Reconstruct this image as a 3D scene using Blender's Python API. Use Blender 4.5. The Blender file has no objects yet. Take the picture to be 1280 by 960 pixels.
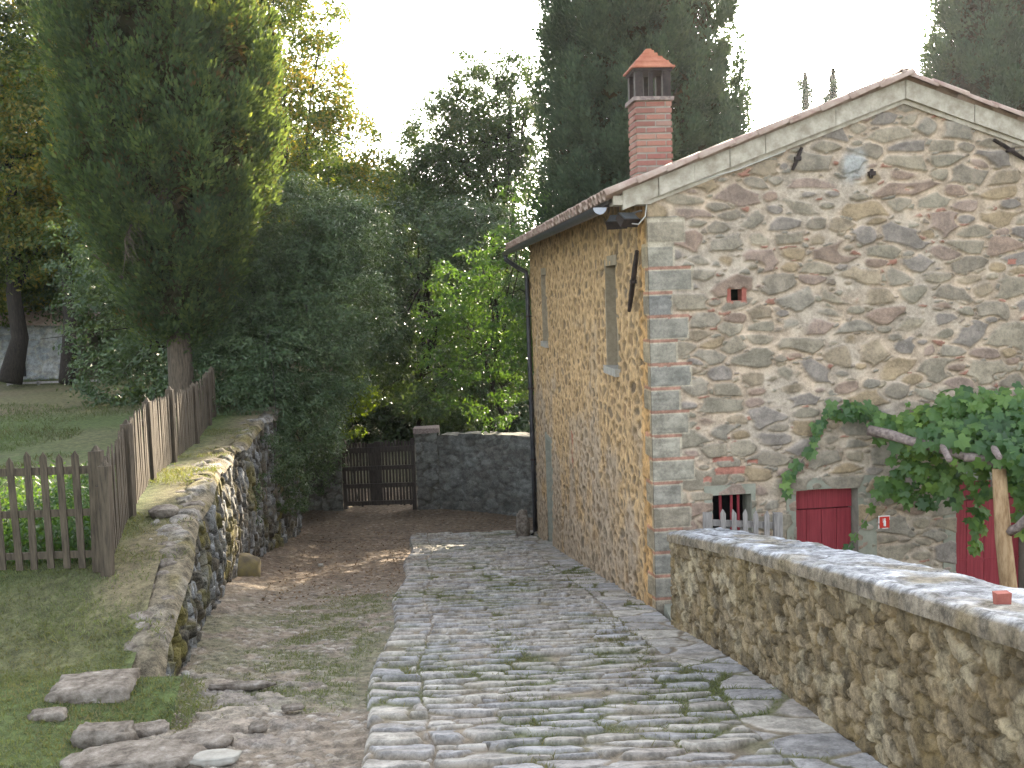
import bpy, math, random
import numpy as np
from math import radians, sin, cos, tan, pi, sqrt, atan2
from mathutils import Vector, Matrix

# ---------------------------------------------------------------- camera, sky, sun, exposure
SC = bpy.context.scene
COL = SC.collection
EYE = 1.75
F_PX, PITCH, ROLL, YAW = 1300.0, radians(5.05), radians(2.0), radians(5.2)
SUN_AZ, SUN_EL = radians(16.5), radians(21.5)

cam_d = bpy.data.cameras.new("camera"); cam = bpy.data.objects.new("camera", cam_d); COL.objects.link(cam)
fw = Vector((0, cos(PITCH), -sin(PITCH))); up = Vector((0, sin(PITCH), cos(PITCH))); rt = Vector((1, 0, 0))
R_ = cos(ROLL) * rt - sin(ROLL) * up
U_ = sin(ROLL) * rt + cos(ROLL) * up
cam.matrix_world = Matrix(((R_.x, U_.x, -fw.x, 0), (R_.y, U_.y, -fw.y, 0), (R_.z, U_.z, -fw.z, EYE), (0, 0, 0, 1)))
cam_d.sensor_width = 36; cam_d.lens = F_PX / 1280 * 36; cam_d.clip_start = 0.05; cam_d.clip_end = 2000
SC.camera = cam

world = bpy.data.worlds.new("World"); SC.world = world; world.use_nodes = True
wn = world.node_tree; bg = wn.nodes["Background"]
sky = wn.nodes.new("ShaderNodeTexSky"); sky.sky_type = 'NISHITA'; sky.sun_disc = False
sky.sun_elevation = SUN_EL; sky.sun_rotation = SUN_AZ; sky.dust_density = 2.5; sky.air_density = 1.0; sky.ozone_density = 1.0
hs = wn.nodes.new('ShaderNodeHueSaturation'); hs.inputs['Saturation'].default_value = .42; wn.links.new(sky.outputs[0], hs.inputs['Color']); wn.links.new(hs.outputs[0], bg.inputs[0]); bg.inputs[1].default_value = 0.15

sd = bpy.data.lights.new("sun", 'SUN'); sun = bpy.data.objects.new("sun", sd); COL.objects.link(sun)
sd.energy = 4.0; sd.angle = radians(0.5); sd.color = (1.0, 0.86, 0.66)
SUN_DIR = Vector((sin(SUN_AZ) * cos(SUN_EL), cos(SUN_AZ) * cos(SUN_EL), sin(SUN_EL)))
sun.rotation_euler = SUN_DIR.to_track_quat('Z', 'Y').to_euler()

SC.view_settings.view_transform = 'Standard'; SC.view_settings.look = 'None'
SC.view_settings.exposure = 2.58; SC.view_settings.gamma = 1.0; SC.view_settings.use_curve_mapping = False
SC.cycles.max_bounces = 8; SC.cycles.diffuse_bounces = 4; SC.cycles.transmission_bounces = 4; SC.cycles.glossy_bounces = 2
SC.cycles.transparent_max_bounces = 8; SC.cycles.caustics_reflective = False; SC.cycles.caustics_refractive = False
SC.cycles.use_denoising = True; SC.cycles.denoiser = 'OPENIMAGEDENOISE'; SC.cycles.denoising_input_passes = 'RGB_ALBEDO_NORMAL'; SC.cycles.denoising_prefilter = 'NONE'
SC.cycles.sample_clamp_indirect = 4.0; SC.cycles.sample_clamp_direct = 12.0

# ---------------------------------------------------------------- small helpers
rng = np.random.default_rng(7); random.seed(11)

def ray(x, y):
    X, Y = x - 640, y - 480
    v = np.array(R_) * X - np.array(U_) * Y + np.array(fw) * F_PX
    return v / v[1]
def at(x, y, Y):                       # a point at distance Y seen at that pixel of the photograph: real depth, real size
    return ray(x, y) * Y + np.array([0, 0, EYE])

def tag(o, label=None, cat=None, group=None, kind=None):
    if label: o['label'] = label
    if cat: o['category'] = cat
    if group: o['group'] = group
    if kind: o['kind'] = kind
    return o
def empty(name, loc, label, cat, group=None):
    o = bpy.data.objects.new(name, None); COL.objects.link(o); o.location = Vector([float(c) for c in loc]); o.empty_display_size = .2
    return tag(o, label, cat, group)
def root_loc(o):
    v = Vector((0, 0, 0))
    while o is not None:
        v += o.location; o = o.parent
    return v

def mesh_obj(name, V, Fq, mat, parent=None, smooth=False, cols=None, tris=None):
    """V n x 3 world coordinates, Fq m x 4 quads (numpy) or a list of polygons."""
    V = np.asarray(V, dtype=np.float64).reshape(-1, 3)
    off = np.array(root_loc(parent)) if parent is not None else np.zeros(3)
    me = bpy.data.meshes.new(name)
    if isinstance(Fq, np.ndarray):
        m, k = Fq.shape
        me.vertices.add(len(V)); me.vertices.foreach_set("co", (V - off).astype(np.float32).ravel())
        me.loops.add(m * k); me.loops.foreach_set("vertex_index", Fq.astype(np.int32).ravel())
        me.polygons.add(m); me.polygons.foreach_set("loop_start", (np.arange(m) * k).astype(np.int32))
        me.polygons.foreach_set("use_smooth", np.full(m, smooth))
        me.update(calc_edges=True)
    else:
        me.from_pydata([tuple(v) for v in (V - off)], [], [tuple(int(i) for i in f) for f in Fq])
        me.polygons.foreach_set("use_smooth", np.full(len(me.polygons), smooth)); me.update()
    if cols is not None:
        at_ = me.color_attributes.new("Col", 'FLOAT_COLOR', 'POINT')
        c4 = np.ones((len(V), 4), dtype=np.float32); c4[:, :3] = cols
        at_.data.foreach_set("color", c4.ravel())
    me.materials.append(mat)
    o = bpy.data.objects.new(name, me); COL.objects.link(o)
    if parent is not None: o.parent = parent
    return o

class MB:
    def __init__(s): s.v = []; s.f = []
    def add(s, V, Fs):
        n = len(s.v); s.v += [tuple(map(float, p)) for p in V]; s.f += [tuple(i + n for i in f) for f in Fs]; return s
    def box(s, c, half, ax=None, taper=1.0, jit=0.0):
        c = np.array(c, float); ax = np.eye(3) if ax is None else np.array(ax, float)
        P = []
        for k in (-1, 1):
            t = taper if k > 0 else 1.0
            for (i, j) in ((-1, -1), (1, -1), (1, 1), (-1, 1)):
                p = c + ax[0] * half[0] * i * t + ax[1] * half[1] * j * t + ax[2] * half[2] * k
                if jit: p = p + rng.normal(0, jit, 3)
                P.append(p)
        return s.add(P, [(3, 2, 1, 0), (4, 5, 6, 7), (0, 1, 5, 4), (1, 2, 6, 5), (2, 3, 7, 6), (3, 0, 4, 7)])
    def tube(s, pts, rad, n=8, cap=True, rough=0.0):
        pts = [np.array(p, float) for p in pts]
        if not hasattr(rad, '__len__'): rad = [rad] * len(pts)
        rings = []
        ref = np.array([0.13, 0.21, 1.0])
        for i, p in enumerate(pts):
            d = pts[min(i + 1, len(pts) - 1)] - pts[max(i - 1, 0)]; d = d / (np.linalg.norm(d) + 1e-9)
            r0 = ref if abs(d @ ref) / np.linalg.norm(ref) < .95 else np.array([1.0, .1, 0])
            a = np.cross(d, r0); a /= np.linalg.norm(a); b = np.cross(d, a)
            rings.append([p + rad[i] * (1 + rough * rng.normal()) * (a * cos(2 * pi * k / n) + b * sin(2 * pi * k / n)) for k in range(n)])
        V = [q for r in rings for q in r]; Fs = []
        for i in range(len(pts) - 1):
            for k in range(n):
                Fs.append((i * n + k, i * n + (k + 1) % n, (i + 1) * n + (k + 1) % n, (i + 1) * n + k))
        if cap:
            Fs.append(tuple(range(n))[::-1]); Fs.append(tuple((len(pts) - 1) * n + k for k in range(n)))
        return s.add(V, Fs)
    def prism(s, poly, axis):           # poly: list of 3D points, extruded by vector axis
        n = len(poly); P = [np.array(p, float) for p in poly]; Q = [p + np.array(axis, float) for p in P]
        return s.add(P + Q, [tuple(range(n))[::-1], tuple(range(n, 2 * n))] + [(i, (i + 1) % n, n + (i + 1) % n, n + i) for i in range(n)])
    def build(s, name, mat, parent=None, smooth=False): return mesh_obj(name, s.v, s.f, mat, parent, smooth)

# ---------------------------------------------------------------- numpy noise and masonry
def h2(ix, iy, seed):
    v = np.sin(ix * 127.1 + iy * 311.7 + seed * 74.7) * 43758.5453
    return v - np.floor(v)
def vnoise(x, y, seed=0):
    ix, iy = np.floor(x), np.floor(y); fx, fy = x - ix, y - iy
    fx = fx * fx * (3 - 2 * fx); fy = fy * fy * (3 - 2 * fy)
    return (h2(ix, iy, seed) * (1 - fx) + h2(ix + 1, iy, seed) * fx) * (1 - fy) + (h2(ix, iy + 1, seed) * (1 - fx) + h2(ix + 1, iy + 1, seed) * fx) * fy
def fbm(x, y, seed=0, o=4):
    s = 0; a = .5
    for i in range(o): s = s + a * (vnoise(x, y, seed + i * 13) - .5) * 2; x = x * 2.03; y = y * 2.03; a *= .5
    return s
def sstep(a, b, x):
    t = np.clip((x - a) / (b - a), 0, 1); return t * t * (3 - 2 * t)
def masonry(U, V, cw, ch, seed, jit=.38, spread=.45, warp=.25, rowshift=True, wf=1.0):
    """edge distance (in units of the cell height) and three random numbers per stone"""
    u = U / cw + warp * fbm(U / cw * wf, V / ch * wf, seed + 5, 3); v = V / ch + warp * fbm(U / cw * wf + 31, V / ch * wf, seed + 9, 3)
    F1 = np.full(U.shape, 9e9); F2 = F1.copy(); I = np.zeros(U.shape); J = np.zeros(U.shape); DU = np.zeros(U.shape); DV = np.zeros(U.shape)
    jr = np.floor(v)
    for dj in (-2, -1, 0, 1, 2):
        j = jr + dj; sh = (h2(j, j * 0 + 3, seed) if rowshift else 0)
        ir = np.floor(u - sh)
        for di in (-2, -1, 0, 1, 2):
            i = ir + di
            su = i + .5 + sh + (h2(i, j, seed) - .5) * 2 * jit; sv = j + .5 + (h2(i, j, seed + 1) - .5) * 2 * jit
            w = 1 + spread * (h2(i, j, seed + 2) - .5) * 2
            d = np.sqrt((u - su) ** 2 + (v - sv) ** 2) / w
            c = d < F1
            F2 = np.where(c, F1, np.minimum(F2, d)); I = np.where(c, i, I); J = np.where(c, j, J)
            DU = np.where(c, u - su, DU); DV = np.where(c, v - sv, DV); F1 = np.where(c, d, F1)
    return F2 - F1, h2(I, J, seed + 20), h2(I, J, seed + 21), h2(I, J, seed + 22), DU, DV
def pal(r, cols):
    cols = np.array(cols, float); n = len(cols); k = np.clip((r * n).astype(int), 0, n - 1); return cols[k]
def mix(a, b, t): return a * (1 - t[..., None]) + b * t[..., None]
def grid_faces(nu, nv, keep=None):
    i = np.arange(nu - 1)[:, None] * nv + np.arange(nv - 1)[None, :]
    Fq = np.stack([i, i + nv, i + nv + 1, i + 1], -1)
    if keep is not None: Fq = Fq[keep]
    return Fq.reshape(-1, 4)

# ---------------------------------------------------------------- materials
def nt(name):
    m = bpy.data.materials.new(name); m.use_nodes = True; n = m.node_tree; b = n.nodes["Principled BSDF"]; return m, n, b
def N(n, t, **k):
    x = n.nodes.new(t)
    for a, v in k.items(): setattr(x, a, v)
    return x
def bumpy(n, b, scale, strength, dist=.01, det=5, tex=None):
    t = tex or N(n, "ShaderNodeTexNoise")
    if tex is None:
        tc = N(n, "ShaderNodeTexCoord"); n.links.new(tc.outputs["Object"], t.inputs["Vector"])
        t.inputs["Scale"].default_value = scale; t.inputs["Detail"].default_value = det + 3; t.inputs["Roughness"].default_value = .72
    bp = N(n, "ShaderNodeBump"); bp.inputs["Strength"].default_value = strength; bp.inputs["Distance"].default_value = dist
    n.links.new(t.outputs[0], bp.inputs["Height"]); n.links.new(bp.outputs[0], b.inputs["Normal"]); return t
def mat_attr(name, nscale=40, namt=.35, bump=.5, rough=.92, bdist=.01, spec=.25):
    """colour of each stone from the mesh, broken up by noise"""
    m, n, b = nt(name)
    a = N(n, "ShaderNodeAttribute", attribute_name="Col")
    t = bumpy(n, b, nscale, bump, bdist)
    t2 = N(n, "ShaderNodeTexNoise"); tc = N(n, "ShaderNodeTexCoord"); n.links.new(tc.outputs["Object"], t2.inputs["Vector"])
    t2.inputs["Scale"].default_value = nscale * .22; t2.inputs["Detail"].default_value = 6
    ad = N(n, "ShaderNodeMath", operation='ADD'); n.links.new(t.outputs[0], ad.inputs[0]); n.links.new(t2.outputs[0], ad.inputs[1])
    mr = N(n, "ShaderNodeMapRange"); mr.inputs[1].default_value = .8; mr.inputs[2].default_value = 1.2
    mr.inputs[3].default_value = 1 - namt; mr.inputs[4].default_value = 1 + namt
    n.links.new(ad.outputs[0], mr.inputs[0])
    vm = N(n, "ShaderNodeVectorMath", operation='SCALE'); n.links.new(a.outputs["Color"], vm.inputs[0]); n.links.new(mr.outputs[0], vm.inputs["Scale"])
    n.links.new(vm.outputs[0], b.inputs["Base Color"]); b.inputs["Roughness"].default_value = rough; b.inputs["Specular IOR Level"].default_value = spec
    return m
def mat_noise(name, c1, c2, scale=8, rough=.85, bump=.3, stretch=(1, 1, 1), metal=0, spec=.3, bdist=.01, lo=.35, hi=.65, c3=None):
    m, n, b = nt(name)
    tc = N(n, "ShaderNodeTexCoord"); mp = N(n, "ShaderNodeMapping"); mp.inputs["Scale"].default_value = stretch
    n.links.new(tc.outputs["Object"], mp.inputs[0])
    t = N(n, "ShaderNodeTexNoise"); t.inputs["Scale"].default_value = scale; t.inputs["Detail"].default_value = 7; t.inputs["Roughness"].default_value = .65
    n.links.new(mp.outputs[0], t.inputs["Vector"])
    cr = N(n, "ShaderNodeValToRGB"); cr.color_ramp.elements[0].position = lo; cr.color_ramp.elements[1].position = hi
    cr.color_ramp.elements[0].color = (*c1, 1); cr.color_ramp.elements[1].color = (*c2, 1)
    if c3 is not None:
        e = cr.color_ramp.elements.new(min(.98, hi + .12)); e.color = (*c3, 1)
    n.links.new(t.outputs[0], cr.inputs[0]); n.links.new(cr.outputs[0], b.inputs["Base Color"])
    b.inputs["Roughness"].default_value = rough; b.inputs["Metallic"].default_value = metal; b.inputs["Specular IOR Level"].default_value = spec
    bumpy(n, b, 1, bump, bdist, tex=t)
    return m
def mat_leaf(name, cols, transl=.35, rough=.5, patch=.6, tcol=None, spec=.4):
    """cols: palette picked per leaf, shifted by large soft patches"""
    m, n, b = nt(name)
    g = N(n, "ShaderNodeNewGeometry"); tc = N(n, "ShaderNodeTexCoord")
    t = N(n, "ShaderNodeTexNoise"); t.inputs["Scale"].default_value = patch; t.inputs["Detail"].default_value = 3
    n.links.new(tc.outputs["Object"], t.inputs["Vector"])
    m1 = N(n, "ShaderNodeMath", operation='MULTIPLY_ADD'); m1.inputs[1].default_value = .55; n.links.new(g.outputs["Random Per Island"], m1.inputs[0])
    m2 = N(n, "ShaderNodeMath", operation='MULTIPLY_ADD'); m2.inputs[1].default_value = 1.6; m2.inputs[2].default_value = -.58; n.links.new(t.outputs[0], m2.inputs[0])
    n.links.new(m2.outputs[0], m1.inputs[2])
    cr = N(n, "ShaderNodeValToRGB"); el = cr.color_ramp.elements
    while len(el) < len(cols): el.new(.5)
    for i, c in enumerate(cols): el[i].position = i / (len(cols) - 1); el[i].color = (*c, 1)
    n.links.new(m1.outputs[0], cr.inputs[0]); n.links.new(cr.outputs[0], b.inputs["Base Color"])
    b.inputs["Roughness"].default_value = rough; b.inputs["Specular IOR Level"].default_value = spec
    tr = N(n, "ShaderNodeBsdfTranslucent"); mx = N(n, "ShaderNodeMixShader"); mx.inputs[0].default_value = transl
    vm = N(n, "ShaderNodeVectorMath", operation='MULTIPLY'); tcol = tcol or (1.8, 1.7, .6); vm.inputs[1].default_value = tcol
    n.links.new(cr.outputs[0], vm.inputs[0]); n.links.new(vm.outputs[0], tr.inputs[0])
    n.links.new(b.outputs[0], mx.inputs[1]); n.links.new(tr.outputs[0], mx.inputs[2]); n.links.new(mx.outputs[0], n.nodes["Material Output"].inputs[0])
    return m
M = {}
M['gable'] = mat_attr('rubble_stone', 30, .30, .8, bdist=.012)
M['side'] = mat_attr('tan_rubble', 26, .32, .8, bdist=.015)
M['parapet'] = mat_attr('lichen_stone', 34, .55, 1.0, bdist=.03)
M['bank'] = mat_attr('mossy_stone', 34, .6, 1.0, bdist=.03)
M['cobble'] = mat_attr('cobble_stone', 42, .38, .9, rough=.8, bdist=.008, spec=.25)
M['earth'] = mat_attr('packed_earth', 50, .45, .8, bdist=.02)
M['ground'] = mat_noise('ground_soil', (.05, .06, .02), (.12, .10, .05), 3, .95, .5)
M['dark_stone'] = mat_attr('dark_wall_stone', 30, .4, .7, bdist=.02)
M['frame_stone'] = mat_noise('grey_green_stone', (.20, .20, .155), (.29, .285, .225), 9, .85, .25)
M['sill'] = mat_noise('pale_sill_stone', (.26, .24, .20), (.36, .34, .29), 12, .85, .25)
M['surround'] = mat_noise('tan_window_stone', (.22, .18, .12), (.33, .27, .185), 9, .9, .4)
M['shutter'] = mat_noise('brown_shutter', (.10, .08, .055), (.17, .14, .10), 6, .85, .4, (9, 9, .8))
M['verge'] = mat_noise('verge_stone', (.30, .26, .20), (.50, .45, .37), 9, .9, .5, c3=(.55, .52, .46))
M['red'] = mat_noise('red_painted_wood', (.19, .018, .026), (.30, .042, .052), 4, .65, .2, (14, 14, .6))
M['tile'] = mat_noise('terracotta_tile', (.26, .17, .13), (.40, .31, .25), 7, .85, .5, c3=(.50, .47, .42))
M['cap'] = mat_noise('orange_tile', (.30, .10, .055), (.42, .17, .10), 9, .8, .3)
M['iron'] = mat_noise('dark_iron', (.018, .014, .013), (.05, .035, .03), 14, .6, .2, metal=.3)
M['gutter'] = mat_noise('dark_zinc', (.035, .035, .038), (.07, .07, .075), 6, .45, .1, metal=.5)
M['zinc'] = mat_noise('pale_zinc', (.22, .23, .26), (.3, .31, .34), 6, .4, .1, metal=.5)
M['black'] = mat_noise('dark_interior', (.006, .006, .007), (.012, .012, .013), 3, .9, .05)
M['plaster'] = mat_noise('inner_plaster', (.16, .14, .11), (.24, .21, .17), 4, .9, .2)
M['wood'] = mat_noise('weathered_picket_wood', (.04, .031, .022), (.115, .09, .062), 5, .9, .5, (9, 9, .8))
M['greywood'] = mat_noise('grey_old_wood', (.17, .155, .14), (.33, .30, .28), 6, .9, .5, (9, 9, .8))
M['darkwood'] = mat_noise('dark_gate_wood', (.03, .024, .02), (.07, .058, .048), 5, .85, .4, (8, 8, 1))
M['log'] = mat_noise('peeled_log', (.22, .13, .06), (.44, .30, .17), 5, .8, .5, (5, 5, 1.2))
M['rustic'] = mat_noise('rustic_branch', (.12, .09, .08), (.30, .24, .21), 6, .9, .5, (4, 4, 4))
M['bark'] = mat_noise('tree_bark', (.045, .035, .025), (.13, .10, .07), 5, .95, .9, (7, 7, 1.0), bdist=.04)
M['darkbark'] = mat_noise('dark_bark', (.012, .01, .008), (.04, .032, .025), 5, .95, .9, (6, 6, 1.0), bdist=.04)
M['rock'] = mat_noise('field_stone', (.10, .08, .06), (.24, .205, .165), 11, .92, 1.0, c3=(.34, .31, .27), bdist=.03, lo=.38, hi=.6)
M['mossrock'] = mat_noise('mossy_rock', (.11, .09, .07), (.2, .16, .06), 5, .95, .7, c3=(.28, .22, .05))
M['brick'] = mat_noise('red_brick', (.24, .075, .055), (.36, .12, .09), 9, .9, .4)
def mat_brick(name, cols):
    m, n, b = nt(name); g = N(n, "ShaderNodeNewGeometry"); cr = N(n, "ShaderNodeValToRGB"); el = cr.color_ramp.elements
    while len(el) < len(cols): el.new(.5)
    for i, c in enumerate(cols): el[i].position = i / (len(cols) - 1); el[i].color = (*c, 1)
    n.links.new(g.outputs["Random Per Island"], cr.inputs[0]); t = bumpy(n, b, 30, .6, .01)
    mr = N(n, "ShaderNodeMapRange"); mr.inputs[3].default_value = .6; mr.inputs[4].default_value = 1.35; n.links.new(t.outputs[0], mr.inputs[0])
    vm = N(n, "ShaderNodeVectorMath", operation='SCALE'); n.links.new(cr.outputs[0], vm.inputs[0]); n.links.new(mr.outputs[0], vm.inputs["Scale"]); n.links.new(vm.outputs[0], b.inputs["Base Color"])
    b.inputs["Roughness"].default_value = .9; return m
M['bricks'] = mat_brick('chimney_brick', [(.20, .085, .065), (.30, .13, .095), (.34, .18, .13), (.26, .10, .08), (.28, .19, .15)])
M['white'] = mat_noise('white_paint', (.72, .70, .66), (.8, .78, .75), 9, .5, .05)
M['signred'] = mat_noise('sign_red', (.50, .03, .02), (.58, .045, .03), 9, .4, .05)
M['glass'] = mat_noise('lamp_glass', (.10, .11, .12), (.14, .15, .16), 3, .15, .05, spec=.6)
M['white_cable'] = mat_noise('pale_cable', (.42, .40, .36), (.5, .48, .43), 9, .6, .05)
M['cypress'] = mat_leaf('cypress_foliage', [(.08, .06, .03), (.034, .056, .032), (.048, .078, .04), (.07, .104, .046), (.10, .13, .05)], .42, .7, 2.0, (3.0, 2.6, .9), spec=.15)
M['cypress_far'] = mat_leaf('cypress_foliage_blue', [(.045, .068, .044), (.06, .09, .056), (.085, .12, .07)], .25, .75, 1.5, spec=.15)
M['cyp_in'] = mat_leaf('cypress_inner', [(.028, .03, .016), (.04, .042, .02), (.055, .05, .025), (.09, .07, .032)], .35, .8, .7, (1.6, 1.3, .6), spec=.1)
M['laurel'] = mat_leaf('laurel_leaf', [(.026, .048, .02), (.042, .074, .030), (.066, .106, .042), (.115, .16, .07)], .25, .38, 1.4, spec=.4)
M['oak'] = mat_leaf('oak_leaf', [(.02, .04, .012), (.035, .06, .02), (.05, .085, .028), (.085, .10, .03)], .35, .5, .4)
M['yellowing'] = mat_leaf('yellowing_leaf', [(.03, .055, .012), (.05, .085, .02), (.085, .12, .025), (.20, .17, .03), (.30, .20, .03)], .5, .5, .45)
M['fig'] = mat_leaf('bright_green_leaf', [(.03, .062, .02), (.045, .09, .026), (.06, .12, .03), (.11, .17, .04)], .45, .45, .7)
M['lime'] = mat_leaf('lime_leaf', [(.06, .10, .015), (.10, .15, .02), (.15, .19, .03)], .55, .5, .8)
M['vine'] = mat_leaf('vine_leaf', [(.028, .07, .024), (.05, .115, .032), (.095, .18, .042), (.18, .28, .055)], .4, .5, 1.2, spec=.5)
M['grass'] = mat_leaf('grass_blade', [(.09, .075, .04), (.065, .078, .032), (.07, .10, .036), (.10, .135, .05)], .35, .6, .9)
M['pale_grass'] = mat_leaf('pale_grass_blade', [(.18, .155, .095), (.13, .135, .07), (.115, .14, .07), (.16, .185, .095)], .4, .6, .9)
M['dry'] = mat_leaf('dry_leaf_litter', [(.10, .06, .035), (.16, .10, .055), (.24, .17, .10)], .2, .8, 1.0, (1, 1, 1), spec=.1)
M['twig'] = mat_leaf('dry_twig', [(.10, .085, .06), (.18, .16, .12), (.25, .22, .17)], .1, .9, 1.0, (1, 1, 1), spec=.1)

# ---------------------------------------------------------------- terrain profiles
def zr(y):                              # the sloping lane
    y = np.asarray(y, float)
    z = -.163 * y
    z = np.where(y > 21.5, -.163 * 21.5 - .163 * (np.minimum(y, 25) - 21.5) + .163 * (np.minimum(y, 25) - 21.5) ** 2 / 7, z)
    return np.where(y < -3, .489 - .02 * (y + 3), z)
def xl(y): return -.55 - .08 * np.asarray(y, float) + .05 * np.sin(np.asarray(y, float) * 1.3)
def xr(y):                              # right edge of the paving: parapet foot, then house wall
    return np.interp(y, [0, 3.5, 5.41, 7.89, 10.35, 11.5, 23.3, 24], [2.1, 2.04, 1.97, 1.88, 1.58, 1.54, .47, .45])
def xw(y):                              # foot of the left bank wall
    return np.interp(y, [0, 7.6, 12, 16.73, 20, 24.6, 26.5], [-1.6, -2.88, -3.76, -4.7, -5.05, -5.35, -5.5])
def zt(y):                              # lawn terrace
    return np.interp(y, [-6, 0, 4, 6.5, 8, 9.4, 11, 13, 18, 22, 33, 60], [.2, -.15, -.62, -.96, -1.06, -.74, -.58, -.50, -.72, -.62, -.5, -.4])

# ================================================================ SETTING
# far ground, one sheet to the horizon
g = MB(); g.add([(-600, -300, -4.3), (600, -300, -4.3), (600, 900, -4.3), (-600, 900, -4.3)], [(0, 1, 2, 3)])
tag(g.build('ground', M['ground']), kind='structure')

# packed-earth lane beside the paving, widening before the gate
ys = np.concatenate([np.arange(-6, 3.6, .3), np.arange(3.6, 12, .022), np.arange(12, 30, .05)]); ny = len(ys)
tt = np.linspace(0, 1, 330); nx = len(tt)
Yg = np.repeat(ys[None, :], nx, 0); xa = np.minimum(xw(ys) - .35, -1.9); xb = np.where(ys < 23.2, xr(ys) + .05, 4.5)
Xg = xa[None, :] + (xb - xa)[None, :] * tt[:, None]
sides = Xg - xl(ys)[None, :]
gr = fbm(Xg * .9, Yg * .7, 3, 4)
e, r1, r2, r3, _, _ = masonry(Xg, Yg, .07, .055, 21, .45, .6, .3)
peb = sstep(.1, .35, e) * (r1 > .62 - .25 * sstep(-.1, .3, fbm(Xg * 1.3, Yg * 1.3, 85, 3)))
near = sstep(10.2, 8.6, Yg) * sstep(5.0, 6.0, Yg)
eo, o1, o2, o3, odu, odv = masonry(Xg, Yg, .42, .20, 33, .46, .7, .6)
ledge = sstep(.06, .22, eo) * (o1 > .45) * sstep(-.15, .2, fbm(Xg * .8, Yg * .8, 71, 3) + .35 * near - .05) * sstep(9.4, 8.0, Yg) * sstep(-.15, -.8, sides + .35 * fbm(Xg * 2, Yg * 2, 86, 3))
Zg = zr(Yg) - .045 + .035 * gr + .014 * peb + .028 * ledge * (.5 + .8 * o2 + .5 * odv) + .015 * fbm(Xg * 6, Yg * 6, 8, 3)
Zg = Zg + .12 * sstep(1.0, 0.1, Xg - xw(ys)[None, :]) * sstep(8, 12, Yg)
Zg = np.where(sides > .1, zr(Yg) - .09, Zg); Zg = np.where(Yg > 23.4, zr(Yg) - .03 + .02 * gr, Zg)
dirt = pal(r2, [(.19, .155, .12), (.24, .21, .17), (.15, .12, .09), (.30, .27, .23)])
dirt = mix(np.broadcast_to(np.array([.185, .15, .11]), dirt.shape), dirt, peb * .8 + .2)
dirt = dirt * (.9 + .35 * vnoise(Xg * 2.2, Yg * 2, 4))[..., None]
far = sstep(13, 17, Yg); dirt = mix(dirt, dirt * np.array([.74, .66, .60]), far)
green_m = sstep(-.02, .3, fbm(Xg * 1.1, Yg * .9, 41, 4) + .5 * sstep(6.5, 9, Yg) * sstep(14.5, 12, Yg) - .08) * sstep(16, 13, Yg)
dirt = mix(dirt, np.broadcast_to(np.array([.13, .135, .07]), dirt.shape), green_m * .6 * sstep(-.3, .3, fbm(Xg * 4, Yg * 4, 88, 3) + .1))
dirt = mix(dirt, pal(o3, [(.25, .21, .165), (.28, .24, .19), (.22, .19, .16)]) * (1 + .25 * fbm(Xg * 6, Yg * 8, 83, 4))[..., None], ledge * .9)
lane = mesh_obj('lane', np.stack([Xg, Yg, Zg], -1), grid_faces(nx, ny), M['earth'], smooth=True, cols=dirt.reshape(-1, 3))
tag(lane, kind='structure')
def lane_green(x, y): return sstep(-.02, .3, fbm(x * 1.1, y * .9, 41, 4) + .5 * sstep(6.5, 9, y) * sstep(14.5, 12, y) - .08) * sstep(16, 13, y)

# cobbled road
ys = np.concatenate([np.arange(-4, 3.8, .1), np.arange(3.8, 9, .0105), np.arange(9, 15, .018), np.arange(15, 23.7, .035)]); ny = len(ys)
tt = np.linspace(0, 1, 250); nx = len(tt)
xa, xb = xl(ys), xr(ys) - .01
Yg = np.repeat(ys[None, :], nx, 0); Xg = xa[None, :] + (xb - xa)[None, :] * tt[:, None]
DL = Xg - xa[None, :]; DR = xb[None, :] - Xg
wob = .06 * fbm(Xg * 2, Yg * 2, 55, 2)
bl = DL + wob < .42; br = DR + wob < .50
A = masonry(Xg - xa[None, :] + .12, Yg, .50, .27, 61, .36, .5, .28)
B = masonry(Xg, Yg, .36, .185, 62, .40, .55, .30)
Cc = masonry(DR, Yg, .6, .44, 63, .3, .4, .15)
pick = lambda k: np.where(bl, A[k], np.where(br, Cc[k], B[k]))
e, r1, r2, r3, du, dv = [pick(k) for k in range(6)]
bord = np.minimum(np.abs(DL + wob - .42), np.abs(DR + wob - .50)); e = np.minimum(e, bord * 9)
e = np.minimum(e, DL * 9 + .02)
wearo = fbm(Xg * 1.3, Yg * 1.1, 77, 3)
thr = .035 + .10 * np.clip(wearo, 0, 1) + .04 * fbm(Xg * 7, Yg * 7, 79, 3)
thr = thr + .025 * fbm(Xg * 14, Yg * 14, 78, 2)
st = sstep(thr, thr + .09, e)
missing = ((r3 < .05) & ~br) * 1.0; st = st * (1 - missing)
hgt = np.where(br, .012, np.where(bl, .040, .030)) * (.40 + .8 * r1) * .8
dome = np.clip(e, 0, .8)
Zg = zr(Yg) - .012 + st * hgt + .005 * np.minimum(dome, .5) * st + st * dv * (-.034) * np.where(br, 0, 1) + .012 * fbm(Xg * 1.0, Yg * 1.0, 5, 3) + .009 * fbm(Xg * 5, Yg * 12, 6, 4) + .007 * st * fbm(Xg * 9 + r1 * 50, Yg * 9, 7, 3)
Zg = Zg - .05 * sstep(.05, 0, DL)
stc = pal(r2, [(.31, .29, .265), (.345, .32, .28), (.27, .26, .25), (.36, .33, .28), (.30, .27, .235), (.29, .28, .27)])
stc = stc * (.88 + .25 * r3 + .14 * fbm(Xg * 3, Yg * 9, 81, 4))[..., None]
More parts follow.
